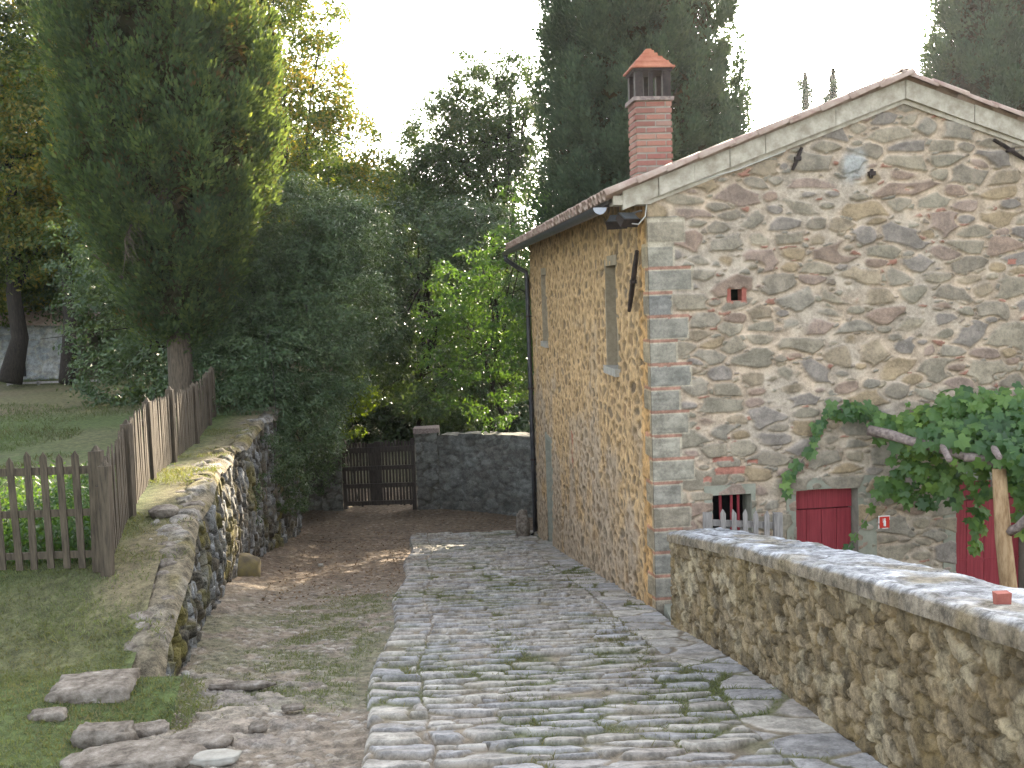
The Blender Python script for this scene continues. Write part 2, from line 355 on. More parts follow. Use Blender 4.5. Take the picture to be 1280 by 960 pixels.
stc = mix(stc, np.broadcast_to(np.array([.21, .175, .125]), stc.shape), .5 * sstep(.1, .45, fbm(Xg * 2.6, Yg * 3.2, 84, 5)))
jc = mix(np.broadcast_to(np.array([.19, .155, .11]), stc.shape), np.broadcast_to(np.array([.12, .125, .065]), stc.shape), sstep(-.1, .35, wearo + .3 * np.exp(-((Xg - (.42 - .055 * Yg)) / .22) ** 2)))
cc = mix(jc, stc, st)
road = mesh_obj('cobbled_road', np.stack([Xg, Yg, Zg], -1), grid_faces(nx, ny), M['cobble'], smooth=True, cols=cc.reshape(-1, 3))
tag(road, kind='structure')
road_joint = (Xg, Yg, Zg, st, wearo)

# lawn terrace left of the bank wall
ys = np.concatenate([np.arange(-12, 4, .6), np.arange(4, 13, .045), np.arange(13, 60, .4)]); ny = len(ys)
tt = np.linspace(0, 1, 260) ** 2; nx = len(tt)
x0 = np.where(ys < 7.6, np.interp(ys, [-12, 0, 4, 7.6], [-1.0, -1.2, -1.9, -2.55]), xw(ys) - .10)
Yg = np.repeat(ys[None, :], nx, 0); Xg = x0[None, :] - (tt * 60)[:, None]
Zg = zt(Yg) + .05 * fbm(Xg * .7, Yg * .7, 91, 4) * 1.0 + .012 * fbm(Xg * 5, Yg * 5, 92, 3)
edge = x0[None, :] - Xg
low = zr(Yg) - .07
bl_ = sstep(7.6, 6.5, Yg) * sstep(1.3, 0, edge)
Zg = Zg * (1 - bl_) + low * bl_
lc = mix(np.broadcast_to(np.array([.075, .10, .03]), Zg.shape + (3,)), np.broadcast_to(np.array([.15, .125, .07]), Zg.shape + (3,)), np.clip(.5 * sstep(-.05, .5, fbm(Xg * .5, Yg * .35, 95, 4)) + .8 * sstep(.75, .15, edge) * sstep(8.3, 9.5, Yg) + sstep(.9, 1.0, Yg / 24) * .6, 0, 1))
lawn = mesh_obj('lawn_terrace', np.stack([Xg, Yg, Zg], -1), grid_faces(nx, ny)[:, ::-1], M['earth'], smooth=True, cols=lc.reshape(-1, 3))
tag(lawn, kind='structure')

# courtyard in front of the gable, below the parapet
g = MB(); g.add([(1.75, -8, -2.6), (30, -8, -2.6), (30, 11.9, -2.6), (1.75, 11.9, -2.6)], [(0, 1, 2, 3)])
tag(g.build('courtyard', M['ground']), kind='structure')

# ================================================================ HOUSE
HC = np.array([1.54, 11.5, 0.0]); gw = np.array([cos(YAW), sin(YAW), 0]); ww = np.array([-sin(YAW), cos(YAW), 0]); zz = np.array([0, 0, 1.0])
HAX = np.array([gw, ww, zz])
HW, HL, HR, HE = 5.82, 11.75, 3.83, 2.80          # width, length, ridge height, wall top at the sides
def H(u, s, z):
    u, s, z = np.broadcast_arrays(np.asarray(u, float), np.asarray(s, float), np.asarray(z, float))
    return HC + u[..., None] * gw + s[..., None] * ww + z[..., None] * zz
def roofz(u): return HE + (HR - HE) * (1 - np.abs(np.asarray(u, float) - HW / 2) / (HW / 2))
house = empty('stone_house', H(0, 0, -1.9), 'rubble stone house with terracotta roof, red doors and grey quoins at the corner', 'house')
def HB(mb, u, s, z, hu, hs, hz, jit=0): return mb.box(H(u, s, z), (hu, hs, hz), HAX, jit=jit)

GOPEN = [(1.64, 2.37, -2.6, -.60), (3.54, 4.42, -2.6, -.60), (.67, 1.12, -1.05, -.61), (.925, 1.05, 1.57, 1.70)]
WOPEN = [(1.82, 2.56, .72, 2.05), (8.92, 9.62, .74, 2.07), (8.95, 9.70, -3.45, -1.26)]
def stone_face(U, V, seed, kind):
    if kind == 'gable':
        e, r1, r2, r3, du, dv = masonry(U, V, .35, .165, seed, .37, .70, .15)
        e2, q1, q2, q3, _, _ = masonry(U, V, .15, .075, seed + 50, .42, .5, .3)
        mn = fbm(U * 2.2, V * 2.2, seed + 70, 4)
        thr = .11 + .10 * mn + .14 * (r1 < .18) - .03 * sstep(2, 0, V)
        big = sstep(thr, thr + .15, e)
        thr2 = .34 + .18 * mn
        small = sstep(thr2, thr2 + .12, e2) * (q1 > .45) * (1 - sstep(.0, .12, big)) * sstep(.30, .12, e)
        m = np.maximum(big, small)
        stc = pal(r2, [(.225, .195, .145), (.18, .155, .12), (.24, .205, .15), (.22, .15, .115), (.255, .20, .135), (.21, .19, .155), (.175, .155, .14), (.23, .165, .135), (.20, .18, .135), (.26, .19, .11), (.21, .185, .145)])
        st2 = pal(q2, [(.22, .20, .15), (.19, .175, .14), (.29, .13, .09), (.24, .20, .14), (.21, .17, .13)])
        stc = stc * .85 + np.array([.215, .175, .128]) * .15
        lay = fbm(U * 3, V * 14, seed + 80, 3)
        stc = stc * (.92 + .30 * r3 + .26 * lay + .2 * fbm(U * 9, V * 9, seed + 81, 3))[..., None]
        scol = np.where((big > small)[..., None], stc, st2) * .88 + np.array([.43, .34, .25]) * .12
        mc = np.array([.43, .335, .245]) * (1 + .16 * fbm(U * 5, V * 5, seed + 90, 4))[..., None]
        mc = mix(mc, np.broadcast_to(np.array([.385, .32, .25]), mc.shape), sstep(-.2, .4, mn))
        col = mix(mc, scol, m)
        dep = .030 * m * (.5 + .9 * r1) + .008 * fbm(U * 7, V * 7, seed + 3, 3) + .012 * mn
        dep = np.where(small > big, .008 + dep * .8, dep)
    else:
        e, r1, r2, r3, du, dv = masonry(U, V, .24, .135, seed, .42, .6, .28)
        mn = fbm(U * 1.6, V * 1.6, seed + 70, 4)
        thr = .14 + .14 * mn + .12 * (r1 < .3)
        m = sstep(thr, thr + .24, e) * (.7 + .3 * r3)
        stc = pal(r2, [(.19, .13, .07), (.15, .105, .06), (.22, .15, .08), (.17, .125, .075), (.14, .10, .06), (.20, .13, .07), (.17, .13, .085)])
        stc = stc * (.85 + .3 * r3)[..., None]
        mc = np.array([.45, .30, .15]) * (1 + .18 * fbm(U * 4, V * 4, seed + 90, 4))[..., None]
        mc = mix(mc, np.broadcast_to(np.array([.36, .275, .185]), mc.shape), sstep(-.1, .5, -V * .25 + mn - .1))
        col = mix(mc, stc, m)
        dep = -.026 * m * (.5 + .9 * r1) + .014 * fbm(U * 6, V * 6, seed + 3, 4) + .02 * mn
    return dep, col, m, r1
def quoins(U, V, dep, col, longw, shortw, par):
    """squared grey corner stones with a thin brick course above each"""
    p = .2655; k = np.floor((2.50 - V) / p); f = (2.50 - V) / p - k
    wid = np.where((k % 2) == par, longw, shortw) + .14 * (h2(k, k * 0 + 8, 5) - .5) + .008 * fbm(U * 8, V * 12, 8, 2)
    inb = (U < wid) & (V < 2.52); brick = inb & (f < .13 + .03 * fbm(U * 9, V * 2, 12, 2)); brick &= h2(k, k * 0 + 3, 31) > .18; brick &= U < np.where((k % 2) == par, longw * 1.05, shortw * 1.2)
    gs = pal(h2(k, k * 0 + 1, 9), [(.235, .22, .185), (.265, .24, .19), (.205, .195, .175), (.24, .22, .18), (.275, .235, .175)]) * (1 + .3 * fbm(U * 6, V * 30, 14, 4))[..., None]
    mo = inb & ((f < .17) | (f > .97) | (U > wid - .02))
    col = np.where(inb[..., None], gs, col); dep = np.where(inb, .016 + .004 * fbm(U * 10, V * 10, 3, 3), dep)
    col = np.where((mo & ~brick)[..., None], np.array([.40, .345, .26]), col); dep = np.where(mo, .008, dep)
    bc = np.array([.32, .175, .125]) * (1 + .3 * fbm(U * 9, V * 20, 16, 3))[..., None]
    col = np.where(brick[..., None], bc, col); dep = np.where(brick, .012, dep)
    return dep, col
# gable wall
us = np.arange(0, HW + .001, .0118); vs = np.arange(-2.8, HR + .02, .0118)
U, V = np.meshgrid(us, vs, indexing='ij')
dep, col, m_, r1 = stone_face(U, V, 101, 'gable')
# brick relieving arches, patch of pale stone, brick scraps
for (cu, cv, hu, hv) in ((.88, -.33, .17, .04), (.80, -.20, .12, .025), (1.14, -.24, .06, .02), (.62, -.42, .05, .03), (4.30, -.34, .2, .03), (4.6, -.05, .07, .02), (.915, 1.63, .035, .08), (1.065, 1.63, .035, .08), (4.2, 1.9, .05, .03), (2.9, -.2, .04, .02)):
    arch = cv - .25 * ((U - cu) / max(hu, .05)) ** 2 * hv
    k = (np.abs(U - cu) < hu * (1 + .15 * fbm(U * 20, V * 20, 4, 2))) & (np.abs(V - arch) < hv * (1 + .2 * fbm(U * 15, V * 15, 7, 2)))
    col = np.where(k[..., None], np.array([.34, .15, .11]) * (1 + .3 * fbm(U * 14, V * 30, 17, 3))[..., None], col); dep = np.where(k, .012, dep)
rr = np.sqrt((U - 2.33) ** 2 + (V - 3.03) ** 2); k = .6 * sstep(.24, .10, rr + .12 * fbm(U * 5, V * 5, 5, 4))
col = mix(col, np.broadcast_to(np.array([.36, .38, .38]), col.shape) * (1 + .25 * fbm(U * 18, V * 18, 6, 3))[..., None], k)
dep, col = quoins(U, V, dep, col, .46, .30, 0)
keep = np.ones((len(us) - 1, len(vs) - 1), bool)
uc = (us[:-1] + us[1:])[:, None] / 2; vc = (vs[:-1] + vs[1:])[None, :] / 2
keep &= vc < roofz(uc) + .01 + 0 * uc
for a, b_, c, d in GOPEN: keep &= ~((uc > a) & (uc < b_) & (vc > c) & (vc < d))
P = H(U, -dep, V)
gable = mesh_obj('gable_wall', P, grid_faces(len(us), len(vs), keep), M['gable'], house, True, col.reshape(-1, 3))
gable['label'] = 'gable wall of mixed rubble stones in pale mortar'
# long wall to the lane
us = np.arange(0, HL + .001, .0165); vs = np.arange(-4.0, HE + .03, .0165)
U, V = np.meshgrid(us, vs, indexing='ij')
dep, col, m_, r1 = stone_face(U, V, 202, 'side')
dep, col2 = quoins(U, V, dep, col * 1.0, .26, .10, 1); tanq = U < .5
col = mix(col2, col2 * np.array([1.02, .88, .66]), np.where(tanq, .75, 0.))
k = (np.abs(U - 6.05) < .06) & (np.abs(V + .95) < .32); col = np.where(k[..., None], np.array([.30, .13, .08]), col)
# slight arch above the window
keep = np.ones((len(us) - 1, len(vs) - 1), bool)
uc = (us[:-1] + us[1:])[:, None] / 2; vc = (vs[:-1] + vs[1:])[None, :] / 2
for a, b_, c, d in WOPEN: keep &= ~((uc > a) & (uc < b_) & (vc > c) & (vc < d))
basew = .03 * sstep(1.2, 0, V - zr(11.5 + U))
fd = sstep(.02, .22, U); P = H(-(dep + basew) * fd - .004, np.where(U < .001, -.02, U), V)
side = mesh_obj('long_wall', P, grid_faces(len(us), len(vs), keep)[:, ::-1], M['side'], house, True, col.reshape(-1, 3))
side['label'] = 'long wall of small tan stones along the paved lane'
# back, far gable, lining behind the openings
mb = MB()
mb.prism([H(0.03, HL, -4), H(HW, HL, -4), H(HW, HL, HE), H(HW / 2, HL, HR), H(0.03, HL, HE)], -ww * .3)
HB(mb, HW - .12, HL / 2, -.6, .12, HL / 2 - .35, 3.4)
mb.build('rear_wall', M['plaster'], house)
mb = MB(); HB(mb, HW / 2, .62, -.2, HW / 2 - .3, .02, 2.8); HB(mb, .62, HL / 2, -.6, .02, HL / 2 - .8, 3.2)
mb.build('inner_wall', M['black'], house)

def opening(name, wallaxis, a, b, c, d, depth, fmat, jl, jr, lint, sill, proud=.018, panel=None, jshort=0.0):
    """stone surround as its own part; wallaxis 'g' = gable, 'w' = long wall"""
    def BX(mb, p0, p1, q0, q1, r0, r1):         # along the wall, inward, z
        p, q, r = (p0 + p1) / 2, (q0 + q1) / 2, (r0 + r1) / 2
        hp, hq, hr = abs(p1 - p0) / 2, abs(q1 - q0) / 2, abs(r1 - r0) / 2
        if wallaxis == 'g': HB(mb, p, q, r, hp, hq, hr)
        else: HB(mb, q, p, r, hq, hp, hr)
    fr = MB()
    BX(fr, a - jl, a, -proud, depth, c, d); BX(fr, b, b + jr, -proud, depth, c, d)
    BX(fr, a - jl - .002, b + jr + .002, -proud - .002, depth, d, d + lint)
    root = fr.build(name, fmat, house)
    if sill:
        s_ = MB(); BX(s_, a - .05, b + .05, -sill, depth - .01, c - .10, c); s_.build('window_sill', M['sill'], root)
    return root, BX
# red doors on the gable
for (a, b_, c, d), jl, jr, lint in ((GOPEN[0], .11, .22, .13), (GOPEN[1], .15, .15, .14)):
    root, BX = opening('red_door', 'g', a, b_, c, d, .26, M['frame_stone'], jl, jr, lint, 0)
    dp = MB(); n = 4; wdt = (b_ - a - .012) / n
    for i in range(n): BX(dp, a + .006 + i * wdt + .003, a + .006 + (i + 1) * wdt - .003, .16, .19, c, d - .27)
    BX(dp, a + .006, b_ - .006, .152, .19, d - .255, d - .006)
    BX(dp, a + .006, b_ - .006, .155, .19, c + 1.02, c + 1.035)
    dp.build('door_panel', M['red'], root)
    hd = MB(); hd.tube([H(b_ - .09, .14, c + .92), H(b_ - .09, .115, c + .92), H(b_ - .16, .11, c + .92)], .009, 6); hd.build('door_handle', M['iron'], root)
# barred opening on the gable
root, BX = opening('barred_window', 'g', *GOPEN[2], .30, M['frame_stone'], .09, .05, .11, 0)
for uu in (.80, .93, 1.01): q = MB(); q.tube([H(uu, .12, -1.05), H(uu, .12, -.61)], .017, 6); q.build('window_bar', M['red'], root)
q = MB(); BX(q, .60, 1.2, .0, .28, -1.12, -1.05); q.build('window_sill', M['sill'], root)
# putlog hole lined with brick
q = MB(); HB(q, .90, .06, 1.635, .022, .075, .066, .002); HB(q, 1.072, .06, 1.635, .022, .075, .066, .002); HB(q, .987, .07, 1.555, .10, .08, .014); q.build('brick_niche', M['brick'], house)
# lane side openings
for i, (a, b_, c, d) in enumerate(WOPEN[:2]):
    root, BX = opening('window_surround', 'w', a, b_, c, d, .24, M['surround'], .05, .05, .13, .055, proud=.006)
    sh = MB(); n = 6
    for k in range(n): BX(sh, a + k * (b_ - a) / n + .004, a + (k + 1) * (b_ - a) / n - .004, .215, .235, c, d)
    sh.build('shutter', M['shutter'], root)
a, b_, c, d = WOPEN[2]
root, BX = opening('side_door', 'w', a, b_, c, d, .22, M['frame_stone'], .09, .09, .12, 0, proud=.012)
sh = MB(); BX(sh, a, b_, .16, .2, c, d); sh.build('door_panel', M['greywood'], root)
q = MB(); BX(q, a - .12, b_ + .12, -.09, .15, -3.55, -3.42); q.build('door_step', M['sill'], root)

# roof: slab, clay tiles, verge
roof = MB(); th = .10
for sgn in (-1, 1):
    e_u = HW / 2 + sgn * (HW / 2 + .42); m_u = HW / 2
    sl = (HR - HE) / (HW / 2); ze = HE - sl * .42
    poly = [H(m_u, .02, HR + .02), H(e_u, .02, ze + .02), H(e_u, .02, ze + .07), H(m_u, .02, HR + .07)]
    roof.prism(poly, ww * (HL + .23))
roof_o = roof.build('roof', M['darkwood'], house)
vg = MB()
sl = (HR - HE) / (HW / 2)
for sgn in (-1, 1):
    m_u = HW / 2
    cuts = np.linspace(0, HW / 2 + .28, 9)
    for i in range(8):
        u0, u1 = m_u + sgn * (cuts[i] + .003), m_u + sgn * (cuts[i + 1] - .003); z0, z1 = HR - sl * cuts[i], HR - sl * cuts[i + 1]
        j = rng.normal(0, .006)
        vg.prism([H(u0, -.085 + j, z0 - .105), H(u1, -.085 + j, z1 - .105), H(u1, -.085 + j, z1 + .095), H(u0, -.085 + j, z0 + .095)], ww * .10)
vgo = vg.build('verge_stone', M['verge'], roof_o)
v2 = MB()
for sgn in (-1, 1):
    m_u = HW / 2; c1 = HW / 2 - .02
    v2.prism([H(m_u, -.045, HR - .155), H(m_u + sgn * c1, -.045, HR - sl * c1 - .155), H(m_u + sgn * c1, -.045, HR - sl * c1 - .107), H(m_u, -.045, HR - .107)], ww * .05)
v2.build('verge_moulding', M['verge'], roof_o)
HB(q := MB(), -.17, .05, 2.70, .21, .12, .05); q.build('corner_bracket', M['verge'], roof_o)
# clay tiles: alternating channel and cover tiles laid in courses
tl_v, tl_f = [], []
def tile(p, ax, up_, nrm, L, w0, w1, r, flip=1, k=7):
    base = len(tl_v); t_ = .014
    for (l, w_) in ((0, w0), (L, w1)):
        for lay in (0, 1):
            for i in range(k):
                a_ = pi * i / (k - 1); rr_ = (w_ / 2 - lay * t_)
                tl_v.append(p + up_ * l + ax * (-cos(a_) * rr_) + nrm * (flip * (sin(a_) * rr_ * .75) - (0 if lay == 0 else 0)))
    o = lambda e_, lay, i: base + e_ * 2 * k + lay * k + i
    for i in range(k - 1):
        tl_f.append((o(0, 0, i), o(0, 0, i + 1), o(1, 0, i + 1), o(1, 0, i)))
        tl_f.append((o(0, 1, i + 1), o(0, 1, i), o(1, 1, i), o(1, 1, i + 1)))
        tl_f.append((o(0, 0, i + 1), o(0, 0, i), o(0, 1, i), o(0, 1, i + 1)))
        tl_f.append((o(1, 0, i), o(1, 0, i + 1), o(1, 1, i + 1), o(1, 1, i)))
slope = math.atan(sl)
for sgn in (-1, 1):
    upv = (-sgn * gw * cos(slope) + zz * sin(slope)); nrm = sgn * gw * sin(slope) + zz * cos(slope)
    e_u = HW / 2 + sgn * (HW / 2 + .47); ze = HE - sl * .47 + .10
    Ls = (HW / 2 + .47) / cos(slope); nrow = int(Ls / .36) + 1
    s_ = -.10
    while s_ < HL + .2:
        for r_i in range(nrow):
            if (s_ > 2) and sgn > 0 and False: continue
            jj = rng.normal(0, .008, 3)
            p = H(e_u, s_ + jj[0], ze) + upv * (r_i * .36 + jj[1]) + nrm * (.012 + jj[2] * .4)
            tile(np.array(p), ww, upv + nrm * .045, nrm, .43, .20, .16, 0, 1)
            p2 = H(e_u, s_ + .11 + jj[2], ze) + upv * (r_i * .36 - jj[1]) + nrm * .03
            tile(np.array(p2), ww, upv + nrm * .03, nrm, .43, .18, .20, 0, -1)
        s_ += .215
s_ = -.12
while s_ < HL + .2:
    tile(np.array(H(HW / 2, s_, HR + .125 + rng.normal(0, .006))), gw, ww, zz, .42, .24, .22, 0, 1); s_ += .37
mesh_obj('roof_tiles', tl_v, tl_f, M['tile'], roof_o, True)
# gutter and downpipe
gt = MB(); k = 9; prof = []
gu, gz = -.53, HE - sl * .47 - .005
Rg = .075
ringA = [(gu + Rg * cos(pi + pi * i / (k - 1)), gz + Rg * sin(pi + pi * i / (k - 1))) for i in range(k)]
ringB = [(gu + (Rg - .006) * cos(pi + pi * i / (k - 1)), gz + (Rg - .006) * sin(pi + pi * i / (k - 1))) for i in range(k)][::-1]
gt.prism([H(a_, -.06, b_) for a_, b_ in ringA + ringB], ww * (HL + .12))
gut = gt.build('gutter', M['gutter'], house)
q = MB(); q.prism([H(a_, -.068, b_) for a_, b_ in ringA], ww * .006); q.build('gutter_end_cap', M['zinc'], gut)
dp = MB(); sP = HL - .12
zg_ = float(zr(23)) - .05
dp.tube([H(gu, sP, gz - .05), H(gu, sP, gz - .16), H(-.30, sP, gz - .33), H(-.09, sP, gz - .45), H(-.075, sP, gz - .6), H(-.075, sP, -2.0), H(-.075, sP, zg_ + .12), H(-.16, sP - .02, zg_ + .02)], .052, 10)
dpo = dp.build('downpipe', M['gutter'], house, True)
for z_ in (1.2, -.4, -2.0): q = MB(); q.tube([H(-.075, sP, z_ - .02), H(-.075, sP, z_ + .02)], .062, 10); q.tube([H(-.075, sP, z_), H(.01, sP, z_)], .01, 6); q.build('pipe_bracket', M['iron'], dpo)
# iron wall anchors
def anchor(p0, p1, wid=.028):
    q = MB(); p0, p1 = np.array(p0), np.array(p1); n_ = 4
    q.tube([p0, p0 * .7 + p1 * .3 + zz * .006, p0 * .3 + p1 * .7, p1], [wid * .8, wid, wid, wid * .75], 6)
    c = (p0 + p1) / 2; q.box(c, (.035, .035, .022), HAX); q.build('wall_anchor', M['iron'], house)
anchor(H(-.06, .27, 2.16), H(-.07, .73, 1.48), .03)
anchor(H(1.74, -.05, 3.22), H(1.63, -.05, 2.98), .022)
anchor(H(3.95, -.05, 3.26), H(4.34, -.05, 3.02), .022)
anchor(H(2.54, -.04, 2.97), H(2.53, -.04, 2.87), .022)

# chimney on the roof edge
cu0, cs0 = .20, .62
chim = MB(); hwc = .203; z0c, z1c = 2.75, 3.84; nb = 15; dz = (z1c - z0c) / nb
HB(chim, cu0, cs0, (z0c + z1c) / 2, hwc - .008, hwc - .008, (z1c - z0c) / 2)
chim_o = chim.build('chimney', M['sill'], roof_o)
bk = MB()
for i in range(nb):
    zc = z0c + (i + .5) * dz; o2 = (i % 2) * .11
    for sd_ in range(4):
        x = -hwc + (o2 - .11)
        while x < hwc:
            a_, b_ = max(x + .005, -hwc), min(x + .215, hwc)
            if b_ - a_ > .03:
                mid, hl = (a_ + b_) / 2, (b_ - a_) / 2; pr = hwc - .003 + rng.normal(0, .003)
                if sd_ == 0: HB(bk, cu0 + mid, cs0 - pr, zc, hl, .008, dz / 2 - .011)
                elif sd_ == 1: HB(bk, cu0 - pr, cs0 + mid, zc, .008, hl, dz / 2 - .011)
                elif sd_ == 2: HB(bk, cu0 + mid, cs0 + pr, zc, hl, .008, dz / 2 - .011)
                else: HB(bk, cu0 + pr, cs0 + mid, zc, .008, hl, dz / 2 - .011)
            x += .225
bk.build('bricks', M['bricks'], chim_o)
q = MB(); HB(q, cu0, cs0, z1c + .022, hwc + .03, hwc + .03, .022, .004); q.build('chimney_slab', M['rustic'], chim_o)
q = MB(); zc0, zc1 = z1c + .045, z1c + .36
for a_ in (-1, 1):
    for b_ in (-1, 1): HB(q, cu0 + a_ * (hwc - .045), cs0 + b_ * (hwc - .045), (zc0 + zc1) / 2, .045, .045, (zc1 - zc0) / 2)
HB(q, cu0 - .02, cs0 - hwc + .03, (zc0 + zc1) / 2, .025, .02, (zc1 - zc0) / 2); HB(q, cu0, cs0 + hwc - .03, (zc0 + zc1) / 2, .025, .02, (zc1 - zc0) / 2)
HB(q, cu0, cs0, zc1 - .015, hwc + .02, hwc + .02, .015); q.build('chimney_cage', M['iron'], chim_o)
cp = MB(); z_ = zc1
for (h_, r0, r1) in ((.022, .25, .245), (.045, .228, .19), (.018, .195, .188), (.04, .172, .135), (.018, .135, .13), (.045, .095, .085), (.035, .058, .052), (.02, .034, .03)):
    cp.box(H(cu0, cs0, z_ + h_ / 2), (r0, r0, h_ / 2), HAX, taper=r1 / r0); z_ += h_ + .001
cpo = cp.build('chimney_cap', M['cap'], chim_o)

# ================================================================ FREE-STANDING WALLS
def wall_sheet(path, zb, zt_, seed, cw, ch, depth, cols, mort, mat, parent, name, step=.02, thr=.12, vertical=False, moss=None, bulge=0.0, flip=False, both=None, sharp=.16, dark=None):
    """rough stone face along a ground path (n x 2), zb/zt_ functions of arc length"""
    path = np.array(path, float); seg = np.hypot(*np.diff(path, axis=0).T); L = np.concatenate([[0], np.cumsum(seg)])
    us = np.arange(0, L[-1] + step / 2, step); X = np.interp(us, L, path[:, 0]); Y = np.interp(us, L, path[:, 1])
    T = np.stack([np.gradient(X), np.gradient(Y)], -1); T /= np.linalg.norm(T, axis=1)[:, None]; Nn = np.stack([T[:, 1], -T[:, 0]], -1)
    if flip: Nn = -Nn
    zb_, zt2 = zb(us, X, Y), zt_(us, X, Y); hmax = (zt2 - zb_).max(); nv = max(6, int(hmax / step)); t = np.linspace(0, 1, nv)
    Z = zb_[:, None] + (zt2 - zb_)[:, None] * t[None, :]; U = np.repeat(us[:, None], nv, 1)
    Vv = Z - (zb_[:, None] if vertical is None else 0)
    e, r1, r2, r3, du, dv = masonry(U, Vv + .0 * U, cw, ch, seed, .42, .55, .35)
    mn = fbm(U * 1.3, Vv * 1.3, seed + 4, 4)
    m = sstep(thr, thr + sharp, e + .05 * mn)
    e2, q1, q2, q3, _, _ = masonry(U, Vv, cw * .45, ch * .45, seed + 31, .42, .5, .35)
    m2 = sstep(.2, .4, e2) * (1 - m) * (q1 > .3)
    dp_ = depth * (m * (.45 + .8 * r1) + .45 * m2 * q2 + .5 * mn + .22 * fbm(U * 7, Vv * 7, seed + 6, 4) + .25 * m * (du * (r2 - .5) + dv * (r3 - .5)) * 2)
    c = mix(np.broadcast_to(np.array(mort, float), U.shape + (3,)) * (1 + .3 * fbm(U * 5, Vv * 5, seed + 8, 3))[..., None], pal(r2, cols) * (.8 + .4 * r3)[..., None], np.maximum(m, m2))
    if moss is not None:
        mm = sstep(.0, .3, fbm(U * moss[1], Vv * moss[1], seed + 15, 4) + moss[2] + moss[3] * (t[None, :] - .5)); c = mix(c, np.broadcast_to(np.array(moss[0], float), c.shape), mm * .8)
    if both is not None: c = both(U, Z, t, c, seed)
    P = np.stack([X[:, None] + Nn[:, 0:1] * (dp_ + bulge * np.sin(t * pi)[None, :]), Y[:, None] + Nn[:, 1:2] * (dp_ + bulge * np.sin(t * pi)[None, :]), Z], -1)
    Fq = grid_faces(len(us), nv)
    if flip: Fq = Fq[:, ::-1]
    return mesh_obj(name, P, Fq, mat, parent, True, c.reshape(-1, 3)), (X, Y, Nn, zt2, P)

def arc(path, n=60):
    path = np.array(path, float); return path
# --- parapet by the paved lane
ppath = [(2.12, -2), (2.08, 1), (2.03, 4), (1.96, 5.41), (1.90, 6.8), (1.84, 7.9), (1.72, 9.2), (1.56, 10.38)]
pt = np.array(ppath); yy = np.linspace(-2, 10.38, 120)
cf = np.polyfit(pt[:, 1], pt[:, 0], 4); ppath = np.stack([np.polyval(cf, yy), yy], -1)
par = empty('parapet_wall', (1.56, 10.38, -1.7), 'low golden-brown parapet wall with grey lichened coping beside the paved lane', 'wall')
LIC = [(.235, .18, .105), (.20, .15, .085), (.28, .225, .145), (.165, .125, .07), (.26, .20, .12), (.21, .155, .085)]
def lichen(U, Z, t, c, seed):
    k = sstep(.10, .38, fbm(U * 6, Z * 5, seed + 40, 5)); c = mix(c, np.broadcast_to(np.array([.44, .37, .24]), c.shape), k * .55)
    k = sstep(.05, .4, fbm(U * 1.6, Z * 1.6, seed + 43, 4) - .1); c = mix(c, np.broadcast_to(np.array([.20, .145, .065]), c.shape), k * .7)
    return c
topz = lambda u, X, Y: np.interp(Y, [-2, 4, 6, 10.38], [1.32, .37, .04, -.725]) - .09
o_, inf = wall_sheet(ppath, lambda u, X, Y: zr(Y) - .15, topz, 301, .19, .10, .027, LIC, (.17, .12, .055), M['parapet'], par, 'wall_face', .0125, .05, sharp=.16, both=lichen, flip=True)
X_, Y_, N_, zt_a, _ = inf                  # N_ points to the lane
nu = len(X_); prof = np.concatenate([[-.05, -.052, -.045, -.03], np.linspace(-.01, .50, 40), [.515, .52, .52]])
ph = np.concatenate([[-.01, .03, .06, .08], np.full(40, .09), [.07, .03, -.02]])
Uc = np.repeat((np.arange(nu) * .0125)[:, None], len(prof), 1); Wc = np.repeat(prof[None, :], nu, 0)
ec, c1_, c2_, c3_, _, _ = masonry(Uc, Wc, .42, .34, 311, .35, .4, .3)
nzz = fbm(Uc * 5, Wc * 7, 312, 5); lay = fbm(Uc * 2.5, Wc * 16, 313, 3)
Zc = zt_a[:, None] + ph[None, :] + (.016 * nzz + .012 * lay + .012 * sstep(.02, .12, ec) * (c1_)) * (np.arange(len(prof)) > 1)[None, :]
wv = prof[None, :] + .018 * fbm(Uc * 3, Wc * 0, 314, 3)
Pc = np.stack([X_[:, None] - N_[:, 0:1] * wv, Y_[:, None] - N_[:, 1:2] * wv, Zc], -1)
cc = mix(pal(c2_, [(.33, .32, .31), (.37, .37, .37), (.30, .29, .27)]), np.broadcast_to(np.array([.52, .52, .53]), Zc.shape + (3,)), sstep(.0, .4, nzz + lay * .5))
cc = mix(cc, np.broadcast_to(np.array([.24, .19, .10]), cc.shape), sstep(.05, .35, fbm(Uc * 2, Wc * 3, 316, 4) - .12) * .6)
cc = mix(cc, np.broadcast_to(np.array([.20, .15, .08]), cc.shape), np.broadcast_to(((np.arange(len(prof)) < 3) * .8)[None, :], Zc.shape))
mesh_obj('coping', Pc, grid_faces(nu, len(prof)), M['parapet'], par, True, cc.reshape(-1, 3))
# courtyard side and the end that meets the house
ps = np.array(ppath); pin = np.stack([ps[:, 0] + .46, ps[:, 1]], -1)
wall_sheet(pin, lambda u, X, Y: X * 0 - 2.65, lambda u, X, Y: topz(u, X, Y) + .02, 321, .24, .15, .03, LIC, (.25, .2, .12), M['parapet'], par, 'wall_back', .05)
endp = [(ppath[-1][0] - .0, ppath[-1][1] - .005), (ppath[-1][0] + .47, ppath[-1][1] - .005)]
wall_sheet(endp, lambda u, X, Y: X * 0 - 2.6, lambda u, X, Y: X * 0 - .735, 322, .2, .12, .03, LIC, (.25, .2, .12), M['parapet'], par, 'wall_end', .02)
